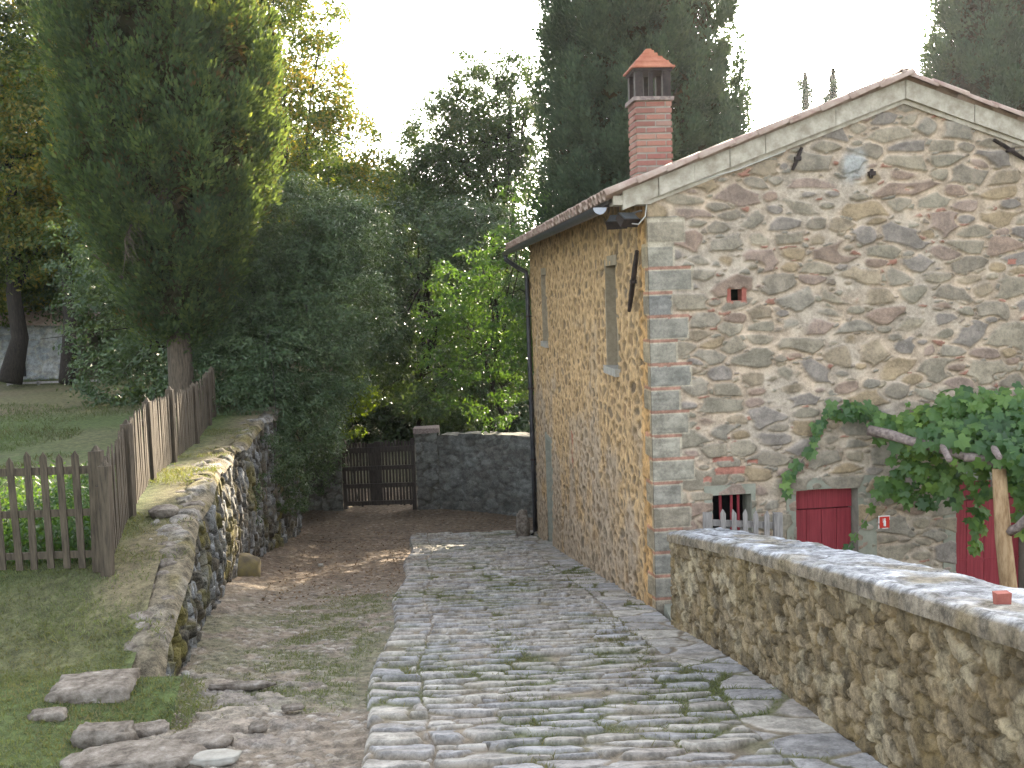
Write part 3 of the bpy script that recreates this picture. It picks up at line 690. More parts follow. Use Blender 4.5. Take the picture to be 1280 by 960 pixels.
# little brick on the coping
q = MB(); bp = at(1252, 752, 4.55); bp[2] = np.interp(4.55, [-2, 4, 6, 10.38], [1.32, .37, .04, -.725]) + .028
q.box(bp, (.032, .024, .028), jit=.002); tag(q.build('brick_piece', M['brick']), 'small red brick piece sitting on the grey parapet coping', 'brick')
# steps going down between parapet and house corner
st = empty('stone_steps', (1.6, 11.0, -1.9), 'stone step in the gap between parapet end and house corner', 'step')
for i in range(5):
    q = MB(); q.box((1.86 + i * .32, 10.98, -1.84 - i * .15 - .15), (.24, .50, .17), jit=.006); q.build('step', M['frame_stone'], st)

# --- left bank wall
bank_y = np.arange(7.75, 25.2, .1); bpath = np.stack([xw(bank_y) + .03 * np.sin(bank_y * 2.1), bank_y], -1)
bk_ = empty('bank_wall', (float(xw(8)), 8, -1.3), 'crumbling mossy stone retaining wall holding up the fenced lawn', 'wall')
def banktop(u, X, Y): return zt(Y) - .03 + .05 * fbm(Y * 1.7, Y * 0, 9, 3) + .06 * sstep(9, 8, Y) * vnoise(Y * 6, Y * 0, 3) - .16 * sstep(8.3, 7.75, Y)
GREYS = [(.20, .20, .19), (.15, .145, .12), (.25, .25, .24), (.13, .11, .08), (.17, .16, .13), (.10, .09, .07)]
def bankcol(U, Z, t, c, seed):
    k = sstep(.1, .35, fbm(U * 5, Z * 2.2, seed + 60, 5)); c = mix(c, np.broadcast_to(np.array([.33, .335, .33]), c.shape), k * .65)
    k = sstep(.05, .3, fbm(U * 1.5, Z * 1.2, seed + 61, 4) + .25 * (t[None, :] - .45)); c = mix(c, np.broadcast_to(np.array([.15, .125, .03]), c.shape), k * .8)
    return c
o_, inf = wall_sheet(bpath, lambda u, X, Y: zr(Y) - .15, banktop, 401, .15, .24, .10, GREYS, (.10, .08, .05), M['bank'], bk_, 'wall_face', .022, .04, sharp=.25, bulge=.08, both=bankcol)
Xb, Yb, Nb, ztb, Pb = inf
prof = np.concatenate([[-.10, -.06, -.02], np.linspace(.03, 1.05, 34)])     # mossy top with worn path, runs back under the fence
nu = len(Xb); Wc = np.repeat(prof[None, :], nu, 0); Uc = np.repeat((np.arange(nu) * .022)[:, None], len(prof), 1)
ec, c1_, c2_, c3_, _, _ = masonry(Uc, Wc, .34, .24, 411, .4, .5, .35)
stn = sstep(.04, .2, ec) * (c1_ > .40) * (.25 + .75 * sstep(8.8, 10.2, Yb))[:, None] * sstep(.55, .2, Wc + .2 * fbm(Uc, Wc, 3, 2)) * 1.0
Zc = ztb[:, None] + np.where(prof < 0, -.10 * (prof / .10) ** 2, .0)[None, :] + .03 * fbm(Uc * 2, Wc * 2, 412, 4) + stn * (.015 + .045 * c2_) + .03 * sstep(.5, 0, Wc) - .05 * sstep(.7, 1.05, Wc) - .30 * sstep(10.2, 9.0, Yb)[:, None] * sstep(.16, .38, Wc)
Pc = np.stack([Xb[:, None] - Nb[:, 0:1] * (Wc - .06), Yb[:, None] - Nb[:, 1:2] * (Wc - .06), Zc], -1)
base = np.broadcast_to(np.array([.175, .145, .095]), Zc.shape + (3,))
cc = mix(base, pal(c3_, [(.23, .21, .18), (.26, .245, .22), (.18, .155, .12)]), stn)
cc = mix(cc, np.broadcast_to(np.array([.155, .125, .03]), cc.shape), sstep(.0, .25, fbm(Uc * .9, Wc * 1.4, 415, 4) - .35 * sstep(10.5, 8.5, Yb)[:, None]) * .75)
mesh_obj('wall_top', Pc, grid_faces(nu, len(prof)), M['bank'], bk_, True, cc.reshape(-1, 3))
# near end of the bank wall turns back under the lawn
wall_sheet([(float(xw(7.75)) - .75, 7.73), (float(xw(7.75)) + .0, 7.73)], lambda u, X, Y: X * 0 - 1.5, lambda u, X, Y: X * 0 - 1.17, 421, .2, .14, .05, GREYS, (.1, .08, .05), M['bank'], bk_, 'wall_end', .02, both=bankcol)

# --- gate end: pillars, walls, gate
GZ = -3.80
DK = [(.12, .12, .105), (.105, .105, .092), (.135, .135, .118), (.15, .15, .135), (.115, .11, .095)]
def pillar(x0, x1, y, top, w_, seed, label, name='gate_pillar'):
    e_ = empty(name, ((x0 + x1) / 2, y, GZ), label, 'pillar', 'stone pillars beside the gate')
    a = [(x0, y), (x1, y)]
    zb = lambda u, X, Y: X * 0 + GZ - .2; zt_ = lambda u, X, Y: X * 0 + top
    for pth, nm in (([(x0, y), (x1, y)], 'front'), ([(x1, y), (x1, y + w_)], 'flank'), ([(x0, y + w_), (x0, y)], 'flank')):
        wall_sheet(pth, zb, zt_, seed, .33, .21, .035, DK, (.075, .07, .055), M['dark_stone'], e_, 'pillar_' + nm, .03, .05)
    q = MB(); q.box(((x0 + x1) / 2, y + w_ / 2, top + .055), ((x1 - x0) / 2 + .05, w_ / 2 + .05, .06), jit=.01); q.build('pillar_cap', M['rustic'], e_)
GP = at(432, 637, 27.0)
pillar(-5.08, -4.55, 27.05, -2.16, .5, 501, 'left dark stone gate pillar half under the bushes')
pillar(-2.55, -1.98, 26.7, -1.80, .5, 502, 'right lichened stone gate pillar with flat cap slab')
bw = empty('boundary_wall', (-.5, 25.5, GZ), 'long dark stone wall running from the gate to the house', 'wall')
def dkl(U, Z, t, c, seed):
    k = sstep(.1, .4, fbm(U * 2, Z * 2, seed + 60, 4)); return mix(c, np.broadcast_to(np.array([.19, .195, .18]), c.shape), k * .55)
wp = [(-1.98, 26.75), (-.9, 26.2), (.1, 25.5), (.9, 25.0), (2.2, 24.6), (5, 24.4)]
o_, inf = wall_sheet(wp, lambda u, X, Y: X * 0 + GZ - .2, lambda u, X, Y: X * 0 - 1.86 + .06 * fbm(X * 1.4, X * 0, 4, 3) + .05 * (X > -1.4), 511, .34, .15, .025, DK, (.10, .095, .08), M['dark_stone'], bw, 'wall_face', .03, .08, both=dkl)
Xb, Yb, Nb, zq, _ = inf; prof = np.linspace(-.05, .5, 10)
Wc = np.repeat(prof[None, :], len(Xb), 0); Uc = np.repeat((np.arange(len(Xb)) * .03)[:, None], 10, 1)
Pc = np.stack([Xb[:, None] - Nb[:, 0:1] * Wc, Yb[:, None] - Nb[:, 1:2] * Wc, zq[:, None] + .03 * fbm(Uc * 3, Wc * 4, 6, 3)], -1)
mesh_obj('wall_top', Pc, grid_faces(len(Xb), 10), M['dark_stone'], bw, True, np.broadcast_to(np.array([.16, .155, .13]), (len(Xb) * 10, 3)))
wall_sheet([(x + .2, y + .45) for x, y in wp], lambda u, X, Y: X * 0 + GZ - .5, lambda u, X, Y: X * 0 - 1.86, 512, .3, .17, .03, DK, (.09, .09, .07), M['dark_stone'], bw, 'wall_back', .06)
bw2 = empty('boundary_wall', (-5.8, 27, GZ), 'short dark stone wall left of the gate, overgrown by laurel', 'wall')
wp = [(-8.5, 27.6), (-6.6, 27.3), (-5.08, 27.1)]
wall_sheet(wp, lambda u, X, Y: X * 0 + GZ - .2, lambda u, X, Y: X * 0 - 2.0 + .06 * fbm(X * 1.4, X * 0, 4, 3), 521, .30, .17, .04, DK, (.095, .09, .07), M['dark_stone'], bw2, 'wall_face', .04, .08, both=dkl)
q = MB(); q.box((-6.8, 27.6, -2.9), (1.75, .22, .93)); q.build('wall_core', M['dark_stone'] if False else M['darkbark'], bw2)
# gate leaf, slightly sagging and turned
G0, G1 = np.array([-4.50, 27.0, GZ]), np.array([-2.60, 26.62, GZ]); gd = (G1 - G0); gl = np.linalg.norm(gd); gd /= gl; gn = np.array([gd[1], -gd[0], 0])
gate = empty('wooden_gate', G0, 'dark slatted wooden gate with four rails at the end of the lane', 'gate')
GA = np.array([gd, gn, zz]); n_s = 22
for i, zr_ in enumerate((.16, .62, 1.08, 1.56)):
    q = MB(); a, b_ = G0 + zz * (zr_ + .0), G1 + zz * (zr_ + .07); d = b_ - a; l = np.linalg.norm(d); d /= l
    q.box((a + b_) / 2 + gn * .035, (l / 2, .022, .055 if i < 3 else .07), [d, gn, np.cross(d, -gn)]); q.build('rail', M['darkwood'], gate)
sl_ = MB(); sl_.box((0, 0, 0), (.028, .011, .80), jit=.0)
first = None
for i in range(n_s):
    f_ = (i + .5) / n_s; c = G0 + gd * gl * f_ + zz * (.93 + .07 * f_ + random.uniform(-.02, .02))
    w_ = .045 if 8 <= i <= 11 else random.uniform(.024, .03)
    q = MB(); q.box(c, (w_, .011, .83 + random.uniform(-.03, .02)), GA); q.build('slat', M['darkwood'], gate)
for f_ in (0.015, .985):
    q = MB(); q.box(G0 + gd * gl * f_ + zz * .95, (.05, .04, .93), GA); q.build('stile', M['darkwood'], gate)
# stone at the far corner of the house
# ================================================================ FENCES
def rock(name, loc, r, mat, label=None, seed=1, cat='stone', parent=None, sq=.62, flat=.5, rot=0.0, group=None):
    rg = np.random.default_rng(seed); n = 26; m_ = 14; V = []; Fs = []
    a_ = np.linspace(0, 2 * pi, n, endpoint=False); b_ = np.linspace(-pi / 2, pi / 2, m_)
    for b in b_:
        for a in a_:
            d = np.array([cos(b) * cos(a), cos(b) * sin(a), sin(b)])
            d2 = np.sign(d) * np.abs(d) ** sq; d2 /= max(np.abs(d2).max(), 1e-6) * .3 + .7 * np.linalg.norm(d2)
            if sq < .4: d2 = d / np.abs(d).max() * .86 + d * .14
            k = 1 + (.26 if sq > .4 else .10) * float(fbm(np.array(d[0] * 1.7 + seed), np.array(d[1] * 1.7 + d[2] * 2.1), seed, 4)) + .07 * float(fbm(np.array(d[0] * 6 + seed), np.array(d[1] * 6 + d[2] * 7), seed + 1, 3)) + .012 * rg.normal()
            p = d2 * k * np.array(r)
            V.append((loc[0] + p[0] * cos(rot) - p[1] * sin(rot), loc[1] + p[0] * sin(rot) + p[1] * cos(rot), loc[2] + p[2]))
    for j in range(m_ - 1):
        for i in range(n): Fs.append((j * n + i, j * n + (i + 1) % n, (j + 1) * n + (i + 1) % n, (j + 1) * n + i))
    o = mesh_obj(name, np.array(V) , np.array(Fs), mat, None, True)
    if parent is not None:
        o.data.transform(Matrix.Translation(-parent.location)); o.parent = parent; return o
    # origin at the stone
    o.data.transform(Matrix.Translation(-Vector([float(c) for c in loc]))); o.location = Vector([float(c) for c in loc])
    return tag(o, label, cat, group)
rock('corner_stone', (.12, 23.0, -3.55), (.16, .2, .42), M['dark_stone'] if False else M['rock'], 'upright brown stone at the far foot of the house beside the downpipe', 3)

for i in range(30):                       # broken stones along the lip of the bank wall
    y_ = 7.85 + i * .235 + random.uniform(-.06, .06); k = random.uniform(.6, 1.25)
    rock('edge_stone', (float(xw(y_)) + random.uniform(-.16, .03), y_, float(zt(y_)) + .05 * float(fbm(np.array(y_ * 1.7), np.array(0.), 9, 3)) - .06 - (.10 if y_ < 8.2 else 0)), (.11 * k, .13 * k, .075 * random.uniform(.6, 1.4)), M['rock'], seed=300 + i, rot=random.uniform(0, 3), sq=.6, parent=bk_)
def picket_obj(parent, base, ax, h, w_, t_, lean, mat, name='picket'):
    q = MB(); a = np.array(ax); n_ = np.array([a[1], -a[0], 0]); u_ = zz + a * lean[0] + n_ * lean[1]; u_ /= np.linalg.norm(u_)
    b = np.array(base)
    j = lambda s: rng.normal(0, s)
    poly = [b - a * w_, b + a * w_, b + a * (w_ + j(.002)) + u_ * (h - .05), b + a * j(.004) + u_ * h, b - a * (w_ + j(.002)) + u_ * (h - .05)]
    q.prism(poly, n_ * t_); return q.build(name, mat, parent)
def post_obj(parent, base, ax, h, w_, mat, lean=(0, 0)):
    q = MB(); a = np.array(ax); n_ = np.array([a[1], -a[0], 0]); u_ = zz + a * lean[0] + n_ * lean[1]; u_ /= np.linalg.norm(u_)
    c = np.array(base) + u_ * (h / 2 - .15); q.box(c, (w_, w_, h / 2 + .1), [a, n_, u_], jit=.003)
    q.box(np.array(base) + u_ * (h - .03), (w_ * .72, w_ * .72, .03), [a, n_, u_], taper=.25); return q.build('post', mat, parent)
# fence along the bank
fl = empty('picket_fence', (-3.8, 9.45, -.7), 'long weathered picket fence running along the top of the bank wall', 'fence')
FP = [np.array([-3.80, 9.45]), np.array([-4.25, 11.3]), np.array([-4.66, 13.2]), np.array([-5.10, 15.4]), np.array([-5.6, 18.2]), np.array([-5.95, 20.2]), np.array([-6.2, 21.4])]
lz = lambda x, y: float(zt(y)) - .02
for i, p in enumerate(FP):
    post_obj(fl, (p[0], p[1], lz(*p)), (0, 1, 0), 1.10 + (.06 if i in (3,) else 0), .05, M['wood'], (.0, random.uniform(-.01, .02) + (.035 if i == 0 else 0)))
npk = 0
for p, q_ in zip(FP[:-1], FP[1:]):
    d = q_ - p; l = np.hypot(*d); d3 = np.array([d[0] / l, d[1] / l, 0]); n3 = np.array([d3[1], -d3[0], 0])
    for hz in (.28, .82):
        a = np.array([p[0], p[1], lz(*p) + hz]) - n3 * .04; b_ = np.array([q_[0], q_[1], lz(*q_) + hz]) - n3 * .04
        r = MB(); dd = b_ - a; ll = np.linalg.norm(dd); dd /= ll; r.box((a + b_) / 2, (ll / 2, .015, .035), [dd, n3, np.cross(dd, -n3)]); r.build('rail', M['wood'], fl)
    n_ = int(l / .125)
    for k in range(n_):
        f_ = (k + .6) / n_; c = p + d * f_
        picket_obj(fl, (c[0] + n3[0] * -.02, c[1] + n3[1] * -.02, lz(*c) + .04 + random.uniform(-.01, .01)), d3, 1.0 + random.uniform(-.02, .02), .036, .016, (random.uniform(-.015, .015), random.uniform(-.01, .02)), M['wood']); npk += 1
# fence across the lawn
ff = empty('picket_fence', (-3.95, 9.5, -.7), 'short picket fence with wide gaps crossing the lawn at the left edge', 'fence')
fx0, fx1 = -3.92, -6.9
for hz in (.10, .50, .90):
    r = MB(); r.box(((fx0 + fx1) / 2, 9.60, -.70 + hz + .04), ((fx0 - fx1) / 2, .016, .035), jit=.003); r.build('rail', M['wood'], ff)
post_obj(ff, (-3.91, 9.56, -.70), (1, 0, 0), 1.17, .055, M['wood'], (.03, 0)); post_obj(ff, (-6.6, 9.56, -.70), (1, 0, 0), 1.17, .055, M['wood'])
for k in range(18):
    x = -4.08 - k * .150
    picket_obj(ff, (x + random.uniform(-.01, .01), 9.585, -.68 + random.uniform(-.01, .01)), (1, 0, 0), 1.09 + random.uniform(-.02, .03), .032, .016, (random.uniform(-.03, .01), 0), M['wood'])
# little grey fence on the terrace before the barred opening
gf = empty('small_picket_fence', H(.8, -.9, -2.6), 'small grey picket fence behind the parapet below the barred opening', 'fence')
zc_ = -2.6
for k, px in enumerate((889, 903, 917, 931, 944, 958)):
    if k == 0: continue
    b = at(px, 636 - (0 if k < 4 else -2), 11.1); picket_obj(gf, (b[0], b[1], b[2] - .9), gw, .9, .026, .018, (0, 0), M['greywood'])
for px in (884, 972):
    b = at(px, 641, 11.12); q = MB(); q.box((b[0], b[1], b[2] - .6), (.045, .03, .6), HAX, jit=.004); q.build('post', M['greywood'], gf)
a, b_ = at(884, 653, 11.14), at(976, 657, 11.14); q = MB(); d = b_ - a; l = np.linalg.norm(d); q.box((a + b_) / 2, (l / 2, .012, .035), [d / l, ww, zz]); q.build('rail', M['greywood'], gf)

# ================================================================ WALL FITTINGS
sg = empty('fire_extinguisher_sign', H(2.67, -.03, -1.02), 'small square red sign with white extinguisher symbol beside the red door', 'sign')
q = MB(); HB(q, 2.67, -.035, -1.02, .068, .006, .075); q.build('sign_plate', M['white'], sg)
q = MB(); HB(q, 2.67, -.043, -1.02, .058, .003, .065); q.build('sign_panel', M['signred'], sg)
q = MB(); q.tube([H(2.672, -.046, -1.063), H(2.672, -.046, -1.005), H(2.672, -.046, -.993)], [.014, .014, .006], 8); HB(q, 2.672, -.048, -.982, .010, .002, .008); HB(q, 2.652, -.048, -1.0, .003, .002, .024); q.build('symbol', M['white'], sg)
fl_ = empty('floodlight', H(-.1, .25, 2.55), 'black double floodlight under the eave at the house corner', 'lamp')
for i, (s_, uo, tw) in enumerate(((.10, -.20, .5), (.42, -.24, -.5))):
    c = H(uo, s_, 2.50); ax = np.array([cos(tw) * gw + sin(tw) * ww, -sin(tw) * gw + cos(tw) * ww, zz])
    tl = .95; a2 = ax[0]; a3 = cos(tl) * ax[1] + sin(tl) * zz * -1; a4 = np.cross(a2, a3)
    q = MB(); q.box(c, (.12, .05, .075), [a2, a3, a4], taper=.8); h_ = q.build('lamp_housing', M['iron'], fl_)
    q = MB(); q.box(c - a3 * .054, (.10, .004, .06), [a2, a3, a4]); q.build('lamp_glass', M['glass'], h_)
    q = MB(); q.tube([c + a4 * .05, c + a4 * .09, H(-.02, s_ + .05, 2.60)], .010, 6); q.build('bracket', M['zinc'], fl_)
cb = MB(); cb.tube([H(-.18, .1, 2.46), H(-.10, -.02, 2.44), H(-.03, -.05, 2.52), H(-.01, -.055, 2.66), H(.1, -.055, 2.78), H(1.0, -.055, 2.78 + sl * 1.0 - .14), H(1.55, -.055, 2.78 + sl * 1.55 - .14)], .007, 6)
tag(cb.build('cable', M['white_cable']), 'thin pale cable looping from the floodlight up under the gable verge', 'cable')

# ================================================================ HAZE
hm = bpy.data.materials.new('haze_air'); hm.use_nodes = True; hn = hm.node_tree; hn.nodes.remove(hn.nodes['Principled BSDF'])
pv = hn.nodes.new('ShaderNodeVolumePrincipled'); pv.inputs['Color'].default_value = (.9, .93, 1, 1); pv.inputs['Density'].default_value = .00016; pv.inputs['Anisotropy'].default_value = .6
hn.links.new(pv.outputs[0], hn.nodes['Material Output'].inputs['Volume'])
q = MB(); q.box((0, 40, 7), (110, 62, 12.5)); hz_ = q.build('haze', hm); tag(hz_, kind='stuff')
SC.cycles.volume_bounces = 0

# ================================================================ SHED far left
shY = 33.0; s0, s1 = at(18, 475, shY), at(84, 475, shY); sw = s1[0] - s0[0]
shed = empty('stone_shed', ((s0[0] + s1[0]) / 2, shY, -.5), 'small grey stone outbuilding beyond the trees at far left', 'shed')
wall_sheet([(s0[0] - .5, shY), (s1[0] + .1, shY)], lambda u, X, Y: X * 0 - .8, lambda u, X, Y: X * 0 + 1.35, 601, .42, .24, .02, [(.20, .21, .21), (.16, .17, .175), (.24, .24, .23)], (.24, .23, .2), M['dark_stone'], shed, 'wall', .04, .1)
q = MB(); q.box((s1[0] + .1, shY + 1.6, .2), (.05, 1.6, 1.1)); q.box((s0[0] - .5, shY + 1.6, .2), (.05, 1.6, 1.1)); q.box((s0[0] / 2 + s1[0] / 2, shY + 3.2, .2), (sw / 2 + .3, .05, 1.1)); q.build('side_wall', M['plaster'], shed)
rf = MB(); xm = (s0[0] + s1[0]) / 2 - .3
rf.prism([(s0[0] - .8, shY - .3, 1.30), (s1[0] + .35, shY - .3, 1.18), (s1[0] + .35, shY - .3, 1.28), (xm, shY + .9, 2.15), (s0[0] - .8, shY + .2, 1.7)], (0, 3.4, 0)); rf.build('roof', M['tile'], shed)
q = MB(); q.box((s0[0] + .36, shY - .06, .25), (.04, .03, .62)); q.build('slit_window', M['black'], shed)
wr = MB(); a, b_ = at(10, 477, 30.8), at(125, 478, 30.8); wr.box((a + b_) / 2, ((b_[0] - a[0]) / 2, .03, .03)); 
for f_ in (0, .33, .66, 1): p = a * (1 - f_) + b_ * f_; wr.box((p[0], p[1], p[2] - .3), (.03, .03, .33))
tag(wr.build('low_rail', M['greywood']), 'low grey wooden rail in front of the small stone outbuilding', 'rail')

# ================================================================ FOLIAGE TOOLS
def leaf_mesh(C, Nrm, size, aspect, g_, up_bias=0.0, fold=.0):
    n = len(C); Nrm = Nrm / (np.linalg.norm(Nrm, axis=1)[:, None] + 1e-9)
    r = g_.normal(size=(n, 3)); r[:, 2] += up_bias
    T = np.cross(Nrm, r); T /= (np.linalg.norm(T, axis=1)[:, None] + 1e-9); B = np.cross(Nrm, T)
    s = size * g_.uniform(.65, 1.35, n)[:, None]
    a, b = T * s, B * s * aspect
    V = np.stack([C - a, C + b + Nrm * s * fold - a * .1, C + a, C - b + Nrm * s * fold - a * .1], 1).reshape(-1, 3)
    return V, np.arange(4 * n).reshape(n, 4)
def tuft_mesh(P, D, O, ln, wd, g_):
    '''narrow needle sprays at P growing along D, lying in the surface whose outward normal is O'''
    D = D / (np.linalg.norm(D, axis=1)[:, None] + 1e-9); O = O + g_.normal(size=O.shape) * .35
    W_ = np.cross(D, O); W_ /= (np.linalg.norm(W_, axis=1)[:, None] + 1e-9); s = ln * g_.uniform(.6, 1.4, len(P))[:, None]
    V = np.stack([P, P + D * s * .5 + W_ * s * wd, P + D * s, P + D * s * .5 - W_ * s * wd], 1).reshape(-1, 3)
    return V, np.arange(4 * len(P)).reshape(-1, 4)
def crown_pts(lobes, per_m2, g_, clump=.28, leaves=34, shell=.62):
    C, Nn = [], []
    for (cx, cy, cz, rx, ry, rz) in lobes:
        area = 4 * pi * ((rx * ry) ** 1.6 / 3 + (rx * rz) ** 1.6 / 3 + (ry * rz) ** 1.6 / 3) ** (1 / 1.6)
        n = max(4, int(area * per_m2)); d = g_.normal(size=(n, 3)); d /= np.linalg.norm(d, axis=1)[:, None]
        rad = shell + (1.02 - shell) * g_.random(n) ** .6; rad = rad + .16 * fbm(d[:, 0] * 2 + cx, d[:, 1] * 2 + d[:, 2] * 2.3 + cz, 5, 3)
        c = np.array([cx, cy, cz]) + d * rad[:, None] * np.array([rx, ry, rz])
        cr = clump * g_.uniform(.6, 1.5, n)
        off = g_.normal(size=(n, leaves, 3)); off /= np.linalg.norm(off, axis=2)[..., None]; off *= (g_.random((n, leaves, 1)) ** .4) * np.array([1.15, 1.15, .7]); off *= cr[:, None, None]
        C.append((c[:, None, :] + off).reshape(-1, 3)); nn = off / cr[:, None, None] * .9 + d[:, None, :] * .35 + np.array([0, 0, .45]) + g_.normal(size=off.shape) * .42
        Nn.append(nn.reshape(-1, 3))
    return np.concatenate(C), np.concatenate(Nn)
def limbs(mb, base, top, r, targets, g_):
    base, top = np.array(base, float), np.array(top, float); pts = []; rad = []
    for i in range(7):
        t = i / 6; pts.append(base * (1 - t) + top * t + np.array([g_.normal() * .08 * (i > 0), g_.normal() * .08 * (i > 0), 0]) * (1 + r * 3)); rad.append(r * (1.25 if i == 0 else 1) * (1 - .72 * t))
    mb.tube(pts, rad, 10, rough=.04)
    for tg in targets:
        k = g_.integers(2, 6); p = pts[k]; tg = np.array(tg, float); m_ = (p + tg) / 2 + np.array([0, 0, .12 * np.linalg.norm(tg - p)]) + g_.normal(size=3) * .12
        rr = rad[k] * .5; mb.tube([p, p * .5 + m_ * .5 + g_.normal(size=3) * .05, m_, m_ * .4 + tg * .6, tg], [rr, rr * .8, rr * .6, rr * .4, .012], 6)
        for _ in range(3):
            t2 = tg + g_.normal(size=3) * .6; mb.tube([m_, (m_ + t2) / 2 + g_.normal(size=3) * .08, t2], [rr * .35, rr * .25, .008], 5)
def broadleaf(name, label, base, top, r, lobes, mat, seed, per=2.2, leaf=.055, asp=.5, clump=.3, leaves=34, bark='darkbark', group=None, cat='tree', crown_name='crown', shell=.62):
    g_ = np.random.default_rng(seed); root = empty(name, base, label, cat, group)
    C, Nn = crown_pts(lobes, per, g_, clump, leaves, shell); V, Fq = leaf_mesh(C, Nn, leaf, asp, g_, fold=.15)
    mesh_obj(crown_name, V, Fq, mat, root)
    if r > 0:
        mb = MB(); limbs(mb, base, top, r, [(l[0] + g_.normal() * .3, l[1] + g_.normal() * .3, l[2] + l[5] * .3) for l in lobes], g_); mb.build('trunk', M[bark], root, True)
    return root, len(Fq)
def lumps(cx, cy, cz, rx, ry, rz, n, g_, k=.42):
    out = []
    for i in range(n):
        d = g_.normal(size=3); d /= np.linalg.norm(d); q = .35 + .65 * g_.random() ** .5
        s = g_.uniform(.6, 1.25) * k
        out.append((cx + d[0] * rx * q * .75, cy + d[1] * ry * q * .75, cz + d[2] * rz * q * .8, rx * s, ry * s, rz * s * .8))
    return out
def cypress(name, label, base, zbot, ztop, R, seed, mat, ntuft=3200, blades=40, blen=.075, bwid=.18, tuftL=.42, group='tall cypress trees', trunk_r=.28, inner=True, lean=(0, 0), forks=1, lowR=.75):
    g_ = np.random.default_rng(seed); root = empty(name, base, label, 'tree', group); base = np.array(base, float)
    H_ = ztop - zbot
    def prof(t): return R * np.clip(lowR + (1 - lowR) * sstep(0, .22, t), 0, 1) * (1 - .93 * np.clip((t - .35) / .65, 0, 1) ** 1.7)
    npl = ntuft // 9; t = g_.random(npl * 3); keep_ = g_.random(len(t)) < prof(t) / R; t = t[keep_][:npl]; n = len(t)
    az = g_.uniform(0, 2 * pi, n); lump = .16 * fbm(az * 1.6 + 7, t * H_ * .55, seed, 3)
    rad = prof(t) * (1 + lump) * (1.0 - .42 * g_.random(n) ** 1.3)
    out = np.stack([np.cos(az), np.sin(az), 0 * az], 1); z = zbot + t * H_
    c = np.stack([base[0] + lean[0] * (z - base[2]), base[1] + lean[1] * (z - base[2]), z], 1) + out * (rad - .18)[:, None]
    pr_ = tuftL * .62 * g_.uniform(.55, 1.35, n); ph_ = pr_ * g_.uniform(1.3, 2.4, n)
    ax = out * .35 + np.array([0, 0, 1.0]) + g_.normal(size=(n, 3)) * .18; ax /= np.linalg.norm(ax, axis=1)[:, None]
    nb_ = blades * 9
    d = g_.normal(size=(n, nb_, 3)); d /= np.linalg.norm(d, axis=2)[..., None]
    e_ = (d * out[:, None, :]).sum(2); d = np.where((e_ < -.35)[..., None], -d, d)          # mostly the outer side of every plume
    r_ = 1 - .35 * g_.random((n, nb_, 1)) ** 2 + .18 * g_.normal(size=(n, nb_, 1))
    hgt_ = d[..., 2:3] * ph_[:, None, None] * r_
    P0 = c[:, None, :] + ax[:, None, :] * hgt_ + (d * np.array([1, 1, 0])) * pr_[:, None, None] * r_
    D = ax[:, None, :] * 1.0 + d * .75 + g_.normal(size=d.shape) * .30; O = d + out[:, None, :] * .3
    V, Fq = tuft_mesh(P0.reshape(-1, 3), D.reshape(-1, 3), O.reshape(-1, 3), blen, bwid, g_)
    mesh_obj('crown', V, Fq, mat, root)
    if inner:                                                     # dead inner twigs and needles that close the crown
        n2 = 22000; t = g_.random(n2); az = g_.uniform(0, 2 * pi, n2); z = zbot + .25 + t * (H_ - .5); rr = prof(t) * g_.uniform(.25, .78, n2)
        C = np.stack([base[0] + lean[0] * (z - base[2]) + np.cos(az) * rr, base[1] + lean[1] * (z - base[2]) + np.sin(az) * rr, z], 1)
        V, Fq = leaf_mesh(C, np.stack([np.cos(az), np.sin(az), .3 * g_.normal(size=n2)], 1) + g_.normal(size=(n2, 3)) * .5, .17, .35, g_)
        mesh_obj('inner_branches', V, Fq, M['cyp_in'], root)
    tr = MB()
    for k in range(forks):
        dx = (k - (forks - 1) / 2) * .38; tz = zbot + H_ * .6
        tr.tube([(base[0] + dx * .5, base[1], base[2] - .1), (base[0] + dx * .6, base[1], base[2] + .35), (base[0] + dx, base[1] + .1 * k, zbot), (base[0] + dx * 1.5 + lean[0] * 3, base[1], zbot + H_ * .3), (base[0] + lean[0] * 6, base[1], tz)], [trunk_r * 1.35, trunk_r, trunk_r * .9, trunk_r * .6, .05], 12, rough=.05)
    for _ in range(26):
        a = g_.uniform(0, 2 * pi); z0 = g_.uniform(zbot - .1, zbot + H_ * .35); L_ = R * g_.uniform(.5, .85)
        p = np.array([base[0], base[1], z0]); q_ = p + np.array([cos(a) * L_, sin(a) * L_, L_ * g_.uniform(.5, 1.0)]); tr.tube([p, (p + q_) / 2 + np.array([0, 0, -.1]), q_], [.05, .035, .012], 6)
    tr.build('trunk', M['bark'], root, True)
    return root

